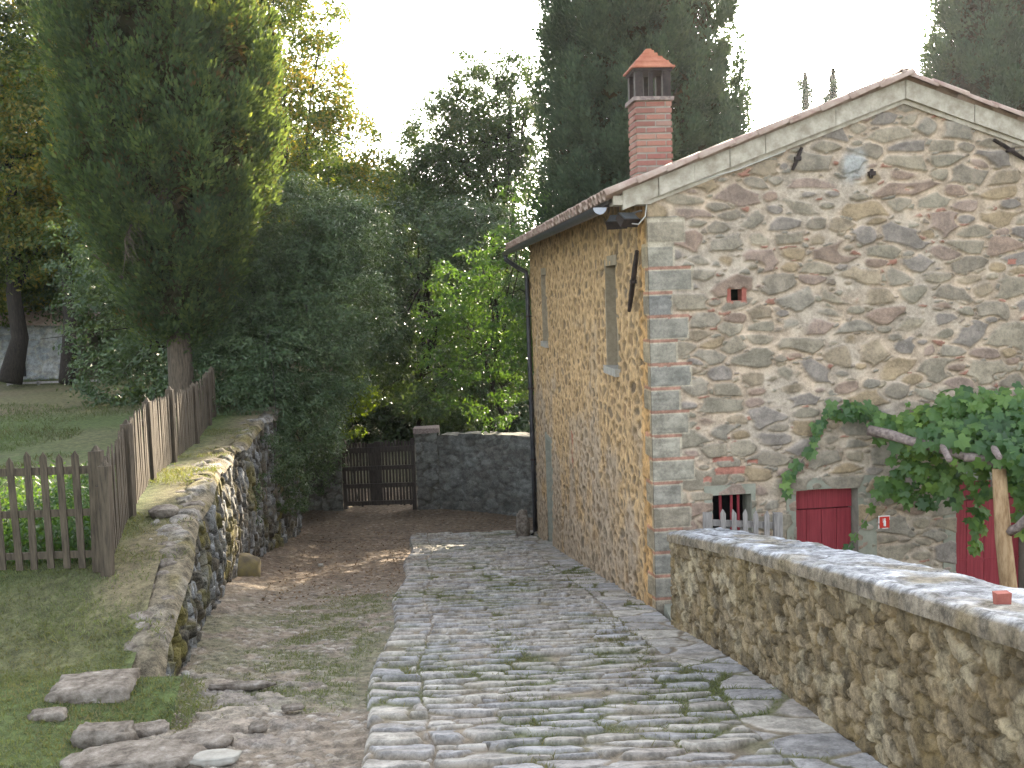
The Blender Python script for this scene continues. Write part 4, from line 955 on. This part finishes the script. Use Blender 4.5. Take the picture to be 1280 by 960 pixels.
# ================================================================ TREES
cypress('cypress_tree', 'big ragged cypress behind the picket fence, its right side catching the sun', (-7.0, 22.0, -.75), 1.25, 15.5, 2.22, 31, M['cypress'], 8200, 26, .12, .22, .50, lowR=.42, trunk_r=.27)
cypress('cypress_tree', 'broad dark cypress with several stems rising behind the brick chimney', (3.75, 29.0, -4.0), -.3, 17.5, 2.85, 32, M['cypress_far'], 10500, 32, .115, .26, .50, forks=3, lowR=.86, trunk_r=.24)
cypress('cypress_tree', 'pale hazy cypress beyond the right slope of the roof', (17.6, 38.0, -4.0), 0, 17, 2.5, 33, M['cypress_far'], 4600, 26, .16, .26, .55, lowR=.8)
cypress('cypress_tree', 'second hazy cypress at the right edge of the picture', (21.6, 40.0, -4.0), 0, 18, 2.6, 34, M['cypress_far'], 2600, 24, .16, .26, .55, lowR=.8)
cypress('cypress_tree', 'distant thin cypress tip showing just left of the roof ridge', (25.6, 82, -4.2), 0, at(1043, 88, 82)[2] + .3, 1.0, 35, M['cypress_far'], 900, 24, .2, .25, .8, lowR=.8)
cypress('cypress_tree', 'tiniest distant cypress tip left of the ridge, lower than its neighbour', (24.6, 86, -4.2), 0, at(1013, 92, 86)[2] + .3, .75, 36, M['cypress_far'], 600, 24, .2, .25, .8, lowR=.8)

g0 = np.random.default_rng(5)
def PX(x, y, Y, rx, ry, rz): p = at(x, y, Y); return (p[0], p[1], p[2], rx, ry, rz)
TG = 'broadleaf trees behind the lane'
nl = 0
def T(*a, **k):
    global nl
    a = list(a)
    if k.get('group') == TG: k['per'] = a[8] * (3.6 if a[7] == 41 else 2.4) if len(a) > 8 else 4; sc_ = 1.22; a[5] = [(l[0], l[1], l[2], l[3] * sc_, l[4] * sc_, l[5] * sc_) for l in a[5]]
    k.pop('per', None) if False else None
    if len(a) > 8 and 'per' in k: a[8] = k.pop('per')
    r, n = broadleaf(*a, **k); nl += n; return r
# tall airy oak right of centre
lob = [PX(600, 130, 38, 1.2, 1.2, 1.1), PX(585, 175, 38, 1.2, 1.3, .9), PX(630, 160, 38, 1.2, 1.2, 1.2), PX(560, 215, 37.5, 1.2, 1.3, .8), PX(620, 225, 38, 1.4, 1.4, .9), PX(585, 95, 38, .55, .6, .7), PX(625, 85, 38, .6, .6, .7), PX(660, 110, 38.5, .8, .8, 1.2), PX(520, 240, 37, 1.1, 1.2, .8), PX(575, 260, 37, 1.5, 1.5, .9), PX(655, 215, 38, .9, .9, 1.0), PX(500, 275, 36.5, 1.0, 1.2, .9), PX(545, 165, 38, 1.0, 1.1, .9), PX(525, 205, 37.5, 1.0, 1.1, .8), PX(600, 190, 39, 1.5, 1.3, 1.2), PX(560, 130, 38, .6, .7, .6)]
T('oak_tree', 'tall airy evergreen oak with visible limbs against the white sky, left of the chimney cypress', (-.9, 38, -4.2), at(640, 110, 38), .22, lob, M['oak'], 41, 1.25, .07, .5, .34, 30, group=TG)
# dark oak filling the centre below it
lob = [PX(520, 310, 35, 1.9, 1.8, 1.4), PX(590, 295, 35, 1.5, 1.5, 1.0), PX(462, 385, 34, 1.1, 1.4, 1.5), PX(615, 430, 34.5, 1.1, 1.4, 1.4), PX(500, 420, 33.5, .5, .8, .9), PX(470, 450, 34, 1.0, 1.3, 1.2), PX(620, 330, 34, 1.5, 1.6, 1.5), PX(640, 430, 34, 1.8, 1.8, 1.6), PX(450, 330, 34, 1.2, 1.5, 1.3), PX(570, 500, 33, 1.5, 1.3, .7), PX(450, 430, 33, 1.3, 1.5, 1.5)]
T('oak_tree', 'dark dense evergreen oak filling the middle above the gate', (-3.0, 35, -4.2), at(540, 300, 35), .25, lob, M['laurel'], 42, 2.6, .07, .5, .33, 30, group=TG)
# yellowing tree behind the big cypress
lob = [PX(345, 40, 33, 1.2, 1.5, 1.5), PX(385, 100, 33, 1.1, 1.3, 1.2), PX(355, 160, 33, 1.5, 1.6, 1.3), PX(410, 190, 33, 1.1, 1.3, 1.1), PX(395, 20, 33.5, .8, 1, .9), PX(330, -60, 33, 2.0, 2, 1.8), PX(380, 240, 33, 1.5, 1.5, 1.0), PX(445, 235, 33, .9, 1, .6), PX(300, 60, 34, 2, 2, 2.4), PX(440, 180, 33.5, .9, 1, .8), PX(462, 215, 34, .8, 1, .7), PX(420, 130, 33.5, .7, .8, .8)]
T('deciduous_tree', 'tall loose tree with yellowing autumn leaves right behind the big cypress', (-7.2, 33, -4.0), at(345, 30, 33), .2, lob, M['yellowing'], 43, 1.5, .062, .55, .34, 30, group=TG)
# glossy laurel mass beside the bank
lob = [PX(385, 300, 25, 1.3, 1.3, 1.1), PX(345, 280, 25, 1.2, 1.3, 1.0), PX(430, 290, 25.5, .95, 1.1, .8), PX(350, 370, 24.5, 1.3, 1.3, 1.1), PX(415, 380, 24.5, 1.1, 1.2, 1.1), PX(330, 450, 23.5, 1.2, 1.2, 1.0), PX(390, 460, 24, 1.1, 1.1, 1.0), PX(310, 520, 22.5, .95, 1.0, .8), PX(365, 520, 23.2, 1.0, 1.0, .8), PX(325, 575, 22, .75, .9, .6), PX(375, 555, 24.3, .8, .8, .65), PX(295, 400, 24.5, 1.1, 1.1, 1.2), PX(280, 480, 23, 1.0, 1.0, .9)]
T('laurel_tree', 'dense glossy blue-green laurel spilling over the far end of the bank wall', (-6.2, 24.6, -1.0), at(370, 300, 25), .13, lob, M['laurel'], 44, 5.0, .05, .36, .24, 36, group=TG)
# dark understory behind the fence
lob = [PX(150, 400, 26, 1.6, 1.6, 1.3), PX(190, 460, 25, 1.4, 1.4, .9), PX(250, 440, 25, 1.4, 1.4, 1.2), PX(150, 470, 25, 1.2, 1.2, .8), PX(190, 350, 27, 2.0, 1.6, 1.6), PX(120, 320, 28, 1.4, 1.6, 1.4), PX(200, 500, 24.5, 1.0, 1.0, .5), PX(270, 360, 26, 1.4, 1.4, 1.2)]
T('holly_bush', 'dark rounded evergreen bush under the big cypress behind the fence', (-8.3, 25.5, -.6), at(180, 380, 26), .1, lob, M['laurel'], 45, 3.6, .06, .45, .28, 32, group='shrubs along the lane', cat='bush')
# left backlit trees with dark trunks
lob = [PX(30, 230, 31, 1.9, 2, 1.4), PX(80, 180, 31, 1.5, 2, 1.4), PX(20, 130, 31, 1.8, 2, 1.2), PX(75, 300, 31, 1.6, 1.8, 1.0), PX(20, 310, 31, 1.8, 1.8, 1.0), PX(90, 90, 32, 1.4, 1.6, 1.3), PX(-30, 200, 31, 1.6, 2, 2.4), PX(110, 250, 32, 1.5, 1.6, 1.6), PX(-10, 60, 33, 2.2, 2, 2.0), PX(50, 250, 33, 2.2, 2, 1.6), PX(0, 350, 32.5, 1.6, 1.6, .8), PX(-60, 330, 32, 2, 2, 2)]
T('chestnut_tree', 'leafy tree with thick black trunk at the far left edge, crown glowing yellow-green', at(12, 478, 30), at(20, 150, 31), .27, lob, M['yellowing'], 46, 2.2, .07, .5, .36, 30, group=TG)
lob = [PX(20, 20, 33, 1.8, 2, 1.2), PX(85, 20, 33, 1.0, 1.4, 1.0), PX(-20, 80, 33, 1.4, 1.8, 1.0), PX(55, 350, 34, 2.0, 1.6, .8), PX(130, 140, 34, 1.6, 1.6, 2.4), PX(115, 350, 33, 1.6, 1.6, 1.3), PX(140, 250, 34, 1.8, 1.8, 2.0)]
T('chestnut_tree', 'taller tree with slimmer dark trunk right of the small stone outbuilding', at(85, 478, 29), at(80, 60, 33), .2, lob, M['oak'], 47, 1.7, .075, .5, .36, 30, group=TG)
# dark woods further left behind the shed
lob = [PX(-40, 380, 42, 2.6, 2, 2.6), PX(40, 300, 44, 3, 2, 2.6), PX(120, 400, 40, 2.4, 2, 2.4), PX(200, 300, 42, 3.4, 2, 3.4), PX(40, 420, 42, 2.5, 2, 1.6), PX(270, 250, 42, 3.4, 2, 3.8), PX(230, 420, 36, 2.2, 2, 1.8), PX(340, 420, 38, 3, 2, 2.8), PX(330, 250, 40, 2.8, 2, 2.6), PX(150, 440, 39, 3, 1.5, 1.8), PX(260, 470, 37, 2.4, 1.5, 1.4), PX(60, 180, 46, 3.5, 2, 3.5), PX(-60, 250, 44, 3, 2, 3.5), PX(380, 330, 40, 2.4, 2, 2.6)]
T('wood_edge_tree', 'wide dark tree of the wood edge behind the lawn and the outbuilding', (-15, 42, -.4), at(150, 250, 42), .3, lob, M['laurel'], 48, 2.0, .11, .5, .45, 30, group=TG)
lob = [PX(480, 330, 48, 3.5, 2.5, 3.4), PX(420, 400, 47, 3.2, 2.5, 3), PX(560, 420, 48, 3.2, 2.5, 3.4), PX(660, 400, 48, 3.2, 2.5, 2.6), PX(470, 500, 44, 3.2, 2, 2.4), PX(580, 500, 44, 3.2, 2, 2.6), PX(440, 260, 48, 2.2, 2, 1.6)]
T('wood_edge_tree', 'dark background tree seen through the gaps beyond the gate', (-3, 48, -4.2), at(540, 330, 48), .3, lob, M['laurel'], 49, 1.9, .12, .5, .5, 30, group=TG)
# bright green shrub tree over the wall beside the house
lob = [PX(590, 340, 26.2, 1.0, .8, .5), PX(560, 380, 26, 1.0, .8, .7), PX(620, 390, 26.2, .9, .8, .8), PX(640, 310, 26.5, .8, .8, .7), PX(600, 450, 26.2, .95, .8, .7), PX(640, 470, 26, .6, .7, .8), PX(615, 520, 25.9, .55, .6, .45), PX(550, 440, 26.3, .7, .7, .5), PX(655, 250, 27, .5, .6, .6), PX(660, 400, 26, .4, .6, .9), PX(545, 400, 26.2, .7, .6, .55), PX(575, 490, 26, .6, .5, .5), PX(630, 430, 25.9, .8, .6, .6), PX(600, 400, 26, 1.0, .7, .8)]
T('elder_tree', 'bright fresh-green elder leaning over the dark wall beside the downpipe', (-.2, 26.9, -3.9), at(610, 330, 26.5), .08, lob, M['fig'], 50, 4.2, .062, .4, .24, 24, group='shrubs along the lane', cat='tree')
# lime green sunlit shrub by the left pillar
lob = [PX(445, 495, 28.4, .6, .55, .6), PX(432, 530, 28.2, .36, .4, .3), PX(458, 490, 28.6, .3, .4, .28), PX(440, 545, 27.9, .3, .3, .2)]
T('spindle_shrub', 'small lime-yellow sunlit shrub above the left gate pillar', (-4.4, 28.5, -4.0), at(445, 520, 28.4), .04, lob, M['lime'], 51, 8, .055, .55, .18, 22, group='shrubs along the lane', cat='shrub')
# low growth on the bank wall and at its foot
gk = np.random.default_rng(61)
for i, (px, py, Y, rx, ry, rz, lab) in enumerate([(330, 575, 20.6, .62, .7, .5, 'dark trailing bush hanging over the far part of the bank wall'), (362, 615, 22.6, .6, .7, .55, 'dark leafy bush hiding the far end of the bank wall'), (305, 628, 18.6, .32, .5, .42, 'trailing grey-green creeper on the face of the bank wall'), (345, 620, 21.5, .45, .5, .35, 'low leafy herb at the foot of the bank wall under the laurel'), (300, 590, 19.8, .3, .4, .28, 'grey-green weed tuft hanging over the bank wall edge'), (262, 560, 20.4, .28, .4, .25, 'pale weed growing beside the last fence post'), (395, 600, 26.3, .5, .4, .4, 'dark low shrub against the left gate pillar')]):
    lob = [(*at(px, py, Y), rx, ry, rz)]; T('wild_herb', lab, at(px, py + 15, Y), None, 0, lob, M['laurel'] if i in (0, 1, 6) else M['oak'], 62 + i, 16, .035, .35, .12, 26, group='weeds on the bank', cat='plant', crown_name='foliage')
print('leaves', nl)

# hanging dead branch on the big cypress
q = MB(); b0 = at(195, 240, 20.0)
pts = [at(215, 232, 20.6), at(190, 248, 20.4), at(166, 275, 20.3), at(156, 300, 20.3), at(157, 325, 20.3)]
q.tube(pts, [.022, .018, .014, .010, .005], 6)
for i in range(40):
    k = rng.integers(0, 4); f_ = rng.random(); p = pts[k] * (1 - f_) + pts[k + 1] * f_; L_ = rng.uniform(.15, .55)
    e_ = p + np.array([rng.normal() * .12 + .12, rng.normal() * .1, -L_]); q.tube([p, (p + e_) / 2 + rng.normal(size=3) * .03, e_], [.008, .006, .003], 4, cap=False)
tag(q.build('dead_branch', M['bark']), 'bare grey dead branch drooping from the left side of the big cypress', 'branch')

# far woodland, one mass beyond everything
gq = np.random.default_rng(71); C = []
for a_ in np.linspace(-75, 75, 90):
    if 6 < a_ < 34: hh = 3.0
    else: hh = 9
    for _ in range(230):
        d = gq.uniform(60, 90); az = radians(a_ + gq.normal() * 1.2); top_ = hh * (.75 + .35 * vnoise(np.array(a_ * .3), np.array(0.), 3)); C.append((sin(az) * d, cos(az) * d, -4 + top_ * gq.random() ** .7))
C = np.array(C); V, Fq = leaf_mesh(C, gq.normal(size=C.shape) + np.array([0, -.6, .4]), .55, .6, gq)
tag(mesh_obj('woodland', V, Fq, M['laurel']), 'dark distant woodland closing the view behind the trees', 'woodland', kind='stuff')

# ================================================================ PERGOLA AND VINE
pg = empty('pergola', at(1258, 760, 10.0) * np.array([1, 1, 0]) + np.array([0, 0, -2.6]), 'rustic log pergola carrying the vine in front of the red doors', 'pergola')
q = MB(); a, b_ = at(1249, 586, 10.0), at(1260, 735, 10.0); b_ = b_ + (b_ - a) * .95; q.tube([b_, b_ * .6 + a * .4 + np.array([.012, 0, 0]), b_ * .3 + a * .7 - np.array([.008, 0, 0]), a], [.085, .08, .072, .068], 12, rough=.05); q.build('post', M['log'], pg, True)
def log(pts, r, mat='rustic', name='beam'):
    q = MB(); n_ = 6; P = []
    pts = [np.array(p, float) for p in pts]
    for i in range(n_ + 1):
        t = i / n_; P.append(pts[0] * (1 - t) + pts[-1] * t + rng.normal(size=3) * .007)
    q.tube(P, [r * (1 + .08 * rng.normal()) for _ in P], 9, rough=.04); return q.build(name, M[mat], pg, True)
log([at(1088, 537, 11.2), at(1255, 582, 10.0)], .05)                  # front-left beam to the post
log([at(1205, 573, 10.15), at(1330, 577, 9.9)], .042)
log([at(1240, 604, 10.4), at(1300, 609, 10.4)], .035)
log([at(1085, 541, 11.25), at(1160, 551, 11.25)], .04)
log([at(1110, 548, 11.35), at(1330, 560, 11.35)], .04)
log([at(1262, 665, 9.95), at(1320, 620, 9.6)], .045, name='brace')
log([at(1170, 535, 11.5), at(1185, 575, 9.6)], .03); log([at(1225, 535, 11.5), at(1250, 572, 9.5)], .03)
log([at(1275, 530, 11.5), at(1310, 572, 9.5)], .03)

def vine_leaves(C, Nrm, size, g_):
    """five-lobed leaves"""
    ang = np.radians([0, 24, 48, 78, 108, 150, 180, 210, 252, 282, 312, 336]); rad = np.array([1.0, .62, .92, .55, .78, .6, .22, .6, .78, .55, .92, .62])
    n = len(C); Nrm = Nrm / np.linalg.norm(Nrm, axis=1)[:, None]; r = g_.normal(size=(n, 3)) * .5 + np.array([0, 0, -1.0])
    T = r - (r * Nrm).sum(1)[:, None] * Nrm; T /= np.linalg.norm(T, axis=1)[:, None]; B = np.cross(Nrm, T); s = size * g_.uniform(.4, 1.45, n)
    P = C[:, None, :] + (T[:, None, :] * (np.cos(ang) * rad)[None, :, None] + B[:, None, :] * (np.sin(ang) * rad)[None, :, None] - Nrm[:, None, :] * (.25 * rad ** 2)[None, :, None] * g_.uniform(.2, 1.4, n)[:, None, None]) * s[:, None, None]
    k = len(ang); V = np.concatenate([C[:, None, :], P], 1).reshape(-1, 3); b = np.arange(n)[:, None] * (k + 1)
    tri = np.stack([np.stack([b[:, 0], b[:, 0] + 1 + i, b[:, 0] + 1 + (i + 1) % k], -1) for i in range(k)], 1).reshape(-1, 3)
    return V, tri
vine = empty('grape_vine', H(4.0, -.4, -2.6), 'dense green grape vine spilling over the pergola and trailing round the red door', 'vine')
gv = np.random.default_rng(81); C = []; Nn = []
def vblob(px, py, Y, rx, ry, rz, n):
    p = at(px, py, Y); d = gv.normal(size=(n, 3)); d /= np.linalg.norm(d, axis=1)[:, None]; r = gv.random(n) ** .45
    C.append(p + d * r[:, None] * np.array([rx, ry, rz])); Nn.append(d * .5 + np.array([-.05, -.75, .45]) + gv.normal(size=(n, 3)) * .35)
for a in [(1105, 528, 11.35, .2, .12, .10, 34), (1145, 528, 11.25, .24, .2, .12, 50), (1175, 520, 11.1, .28, .3, .14, 70), (1210, 500, 11.0, .3, .3, .16, 80), (1070, 516, 11.45, .16, .06, .07, 16), (1265, 545, 10.5, .45, .7, .32, 230), (1225, 560, 10.4, .4, .6, .26, 170), (1185, 550, 10.7, .36, .5, .22, 130), (1150, 555, 11.1, .30, .3, .20, 80), (1120, 545, 11.3, .22, .2, .13, 40), (1250, 510, 10.9, .38, .5, .22, 110), (1285, 500, 10.8, .3, .5, .22, 70), (1170, 590, 11.1, .34, .28, .2, 76), (1130, 580, 11.35, .2, .13, .2, 32), (1115, 610, 11.4, .2, .08, .16, 34), (1150, 620, 11.35, .26, .1, .16, 34), (1190, 610, 11.0, .2, .25, .22, 30), (1222, 600, 10.8, .18, .3, .22, 36), (1222, 650, 10.9, .1, .1, .2, 22), (1218, 685, 10.9, .08, .08, .1, 8), (1275, 600, 10.1, .2, .3, .22, 50), (1280, 570, 9.9, .3, .4, .2, 80), (1290, 640, 10.3, .15, .3, .3, 40), (1210, 530, 10.8, .35, .45, .15, 80)]: vblob(*a)
trail = [(988, 622), (982, 600), (992, 590), (1003, 575), (1015, 562), (1019, 545), (1022, 530), (1040, 514), (1062, 508), (1080, 512), (1100, 522), (1125, 540)]
for i in range(len(trail) - 1):
    for k in range(7 if i > 4 else 3):
        f_ = gv.random(); x = trail[i][0] * (1 - f_) + trail[i + 1][0] * f_ + gv.normal() * 3; y = trail[i][1] * (1 - f_) + trail[i + 1][1] * f_ + gv.normal() * 4
        Y = 11.5 + (at(x, y, 11.5)[0] - 1.54) * tan(YAW) - .12; C.append(at(x, y, Y)[None, :]); Nn.append(np.array([[-.1, -1, .25]]) + gv.normal(size=(1, 3)) * .25)
for (x, y) in ((1068, 670), (1062, 682), (1055, 690), (1080, 655), (1089, 636), (1058, 683), (1040, 505), (1085, 503), (1135, 505), (1070, 503)):
    C.append(at(x, y, 11.35)[None, :]); Nn.append(np.array([[-.1, -1, .3]]) + gv.normal(size=(1, 3)) * .2)
V, Fq = vine_leaves(np.concatenate(C), np.concatenate(Nn), .085, gv); mesh_obj('foliage', V, Fq, M['vine'], vine)
q = MB(); q.tube([at(x, y, 11.5 + (at(x, y, 11.5)[0] - 1.54) * tan(YAW) - .05) for x, y in trail], .008, 5)
a = at(1300, 700, 10.4); q.tube([a * np.array([1, 1, 0]) + np.array([0, 0, -2.6]), a, at(1285, 600, 10.5), at(1240, 560, 10.6), at(1160, 553, 11.2)], [.04, .035, .03, .02, .012], 7)
q.tube([at(1128, 545, 11.35), at(1118, 580, 11.4), at(1092, 632, 11.4), at(1078, 655, 11.35), at(1060, 685, 11.35)], .005, 4)
q.build('stem', M['rustic'], vine, True)

# ================================================================ STONES ON THE LANE
rocks = [
 ((118, 866), 7.4, (.29, .24, .10), .1, 'rock', 'flat squared stone slab at the near end of the bank wall', .15),
 ((130, 918), 6.55, (.20, .15, .10), .02, 'rock', 'large rounded boulder below the flat slab at lower left', .0),
 ((60, 889), 6.9, (.13, .09, .05), .0, 'rock', 'small rounded stone half sunk in the grass at the left edge', .2),
 ((187, 902), 6.75, (.13, .11, .05), .0, 'rock', 'pinkish angular stone right of the large boulder', .3),
 ((297, 702), 16.4, (.36, .42, .34), .1, 'mossrock', 'mossy boulder fallen at the foot of the bank wall', .3),
 ((322, 903), 6.75, (.07, .06, .035), .0, 'rock', 'small dark angular stone lying loose on the lane', .5),
 ((230, 812), 8.6, (.04, .035, .035), .0, 'white' if False else 'sill', 'small pale pointed stone in the grass by the bank wall', .2),
 ((205, 640), 11.3, (.16, .22, .06), .0, 'rock', 'dark grey flat stone resting on the mossy wall top', .3),
 ((170, 950), 6.1, (.42, .22, .05), .0, 'rock', 'broad flat ledge stone at the bottom left corner', .1),
 ((250, 925), 6.45, (.22, .13, .045), .0, 'rock', 'low worn ledge stone in the middle of the dirt strip', -.3),
 ((270, 955), 6.05, (.16, .10, .03), .0, 'sill', 'pale low stone near the bottom edge left of the grass', .0),
 ((365, 868), 7.3, (.09, .05, .02), .0, 'rock', 'thin reddish stone lying in the gravel patch', .2),
 ((300, 832), 8.1, (.26, .05, .03), .0, 'rock', 'long narrow stone edge crossing the grassy strip', .05),
 ((400, 690), 18.0, (.05, .05, .03), .0, 'sill', 'lone pebble on the shadowed part of the lane', .0)]
for i, ((px, py), Y, r, dz, mt, lab, rot) in enumerate(rocks):
    p = at(px, py, Y)
    if i == 7: p[2] = float(zt(Y)) + .05
    elif i == 0: p[2] = float(zr(Y)) + .14
    elif i in (2,): p[2] = float(zr(Y)) + .10
    else: p[2] = float(zr(Y)) + r[2] * .15
    rock('stone', p, r, M[mt], lab, 900 + i, rot=rot, sq=(.3 if i == 0 else .8 if i == 4 else .55), group='loose stones on the lane')

# ================================================================ GRASS AND LITTER
def blades(P, h, w_, g_, lean=.5):
    n = len(P); d = g_.normal(size=(n, 3)) * np.array([lean, lean, 0]) + np.array([0, 0, 1.0]); d /= np.linalg.norm(d, axis=1)[:, None]
    a = g_.uniform(0, 2 * pi, n); s = np.stack([np.cos(a), np.sin(a), 0 * a], 1) * w_; hh = h * g_.uniform(.4, 1.4, n)[:, None]
    tip = P + d * hh + s * 0; tip[:, 2] -= hh[:, 0] * .1
    mid = P + d * hh * .55
    V = np.stack([P - s, P + s, mid + s * .8 + d * 0, tip, mid - s * .8], 1).reshape(-1, 3); return V, np.arange(5 * n).reshape(n, 5)
gg = np.random.default_rng(91)
def lawnz(x, y):
    x0 = np.where(y < 7.6, np.interp(y, [-12, 0, 4, 7.6], [-1.0, -1.2, -1.9, -2.55]), xw(y) - .10); z = zt(y) + .05 * fbm(x * .7, y * .7, 91, 4)
    b = sstep(7.6, 6.5, y) * sstep(1.3, 0, x0 - x); return z * (1 - b) + (zr(y) - .07) * b, x0 - x
# near lawn
n = 230000; y = gg.uniform(5.2, 11.5, n); x = -gg.uniform(2.3, 8.5, n); z, ed = lawnz(x, y)
k = (ed > -.25 * sstep(7.7, 7.4, y) + .05) & (gg.random(n) < np.clip(.9 - .4 * sstep(-.05, .5, fbm(x * .5, y * .35, 95, 4)) - .85 * sstep(.7, .2, ed) * sstep(8.4, 9.6, y) - .45 * sstep(7.8, 7.2, y) + .4 * sstep(-.1, .3, fbm(x * 2, y * 2, 9, 3)), .05, 1))
k &= np.abs(x / y) < .56
P = np.stack([x, y, z - .01], 1)[k]; V, Fq = blades(P, .045, .0045, gg, .9)
tag(mesh_obj('grass', V, Fq, M['pale_grass']), 'short green lawn grass on the terrace before the fence', 'grass', kind='stuff')
# weeds behind the fence, lit
n = 30000; y = gg.uniform(9.75, 13.5, n); x = -gg.uniform(3.9, 8, n); z, ed = lawnz(x, y); k = (x < -3.95 - .215 * (y - 9.45)) & (gg.random(n) < np.clip(.9 - .3 * (y - 10.4), .05, 1)) & (x / y > -.58)
P = np.stack([x, y, z], 1)[k]; P[:, 2] += gg.random(len(P)) * .30; V, Fq = leaf_mesh(P, gg.normal(size=P.shape) + np.array([0, -.5, .6]), .034, .4, gg)
tag(mesh_obj('weeds', V, Fq, M['fig']), 'leafy green weeds growing behind the front picket fence', 'weeds', kind='stuff')
# far lawn
n = 60000; y = gg.uniform(13, 34, n); x = -gg.uniform(5, 19, n); z = zt(y); k = (x < -4.4 - .215 * (y - 9.45)) & (x / y > -.6) & (fbm(x * .4, y * .3, 96, 3) > -.1)
P = np.stack([x, y, z - .01], 1)[k]; V, Fq = blades(P, .11, .007, gg, .6)
tag(mesh_obj('long_grass', V, Fq, M['grass']), 'longer dull grass on the far lawn behind the fence', 'grass', kind='stuff')
# verge grass on the lane
n = 170000; y = gg.uniform(5.2, 15, n); x = gg.uniform(-4.6, -.9, n); k = (x < xl(y) + .03) & (x > xw(y) + .02) & (gg.random(n) < lane_green(x, y) * .62 * sstep(-.25, .35, fbm(x * 4, y * 4, 88, 3)) * sstep(-.02, .35, xl(y) - x))
P = np.stack([x, y, zr(y) - .045 + .035 * fbm(x * .9, y * .7, 3, 4)], 1)[k]; V, Fq = blades(P, .035, .0035, gg, .9)
tag(mesh_obj('verge_grass', V, Fq, M['pale_grass']), 'thin patchy grass on the dirt strip beside the cobbles', 'grass', kind='stuff')
# grass in the joints of the paving
Xr_, Yr_, Zr_, st_, wo_ = road_joint; cl = np.clip((.42 - .055 * Yr_), -.9, .9)
pr = (st_ < .6) * np.clip(sstep(.12, .5, wo_) * .9 + .9 * np.exp(-((Xr_ - cl) / .14) ** 2) * sstep(-.2, .2, vnoise(Yr_ * .8, Yr_ * 0, 5) - .35) + .75 * np.exp(-((Xr_ - (1.35 - .035 * Yr_)) / .28) ** 2) * sstep(.35, .6, vnoise(Xr_ * 2.2, Yr_ * 1.6, 8)), 0, 1) * (Yr_ > 5) * (Yr_ < 17)
ar = np.gradient(Yr_, axis=1); pr = pr * ar / .0105
idx = np.flatnonzero(gg.random(pr.shape).ravel() < (pr * .8).ravel())
P = np.stack([Xr_.ravel()[idx], Yr_.ravel()[idx], Zr_.ravel()[idx]], 1); P = P + gg.normal(size=P.shape) * np.array([.008, .006, 0]); V, Fq = blades(P, .042, .0032, gg, 1.1)
print('joint blades', len(P))
tag(mesh_obj('joint_grass', V, Fq, M['pale_grass']), 'grass tufts growing in the joints between the cobbles', 'grass', kind='stuff')
# moss weeds on the bank wall top and hanging
n = 20000; y = 8.0 + gg.random(n) * 14; kz = fbm(y * 1.3, y * 0, 17, 3); x = xw(y) - gg.uniform(-.12, 1.0, n); k = gg.random(n) < sstep(-.1, .4, kz) * .9
P = np.stack([x, y, zt(y) + .02], 1)[k]; V, Fq = blades(P, .06, .005, gg, 1.0)
tag(mesh_obj('bank_grass', V, Fq, M['pale_grass']), 'dry and green grass tufts on the mossy bank wall top', 'grass', kind='stuff')
# dry leaves on the shadowed lane
n = 5000; y = gg.uniform(13, 27, n); x = gg.uniform(-5.6, 1, n); k = (x > xw(y) + .1) & ((x < xl(y) - .05) | (y > 24)) & (y < 26.6)
P = np.stack([x, y, zr(y) - .03 + .035 * fbm(x * .9, y * .7, 3, 4)], 1)[k]; V, Fq = leaf_mesh(P + np.array([0, 0, .03]), gg.normal(size=P.shape) * .4 + np.array([0, 0, 1.0]), .022, .5, gg)
tag(mesh_obj('fallen_leaves', V, Fq, M['dry']), 'dry brown leaves scattered on the shaded earth lane', 'leaves', kind='stuff')
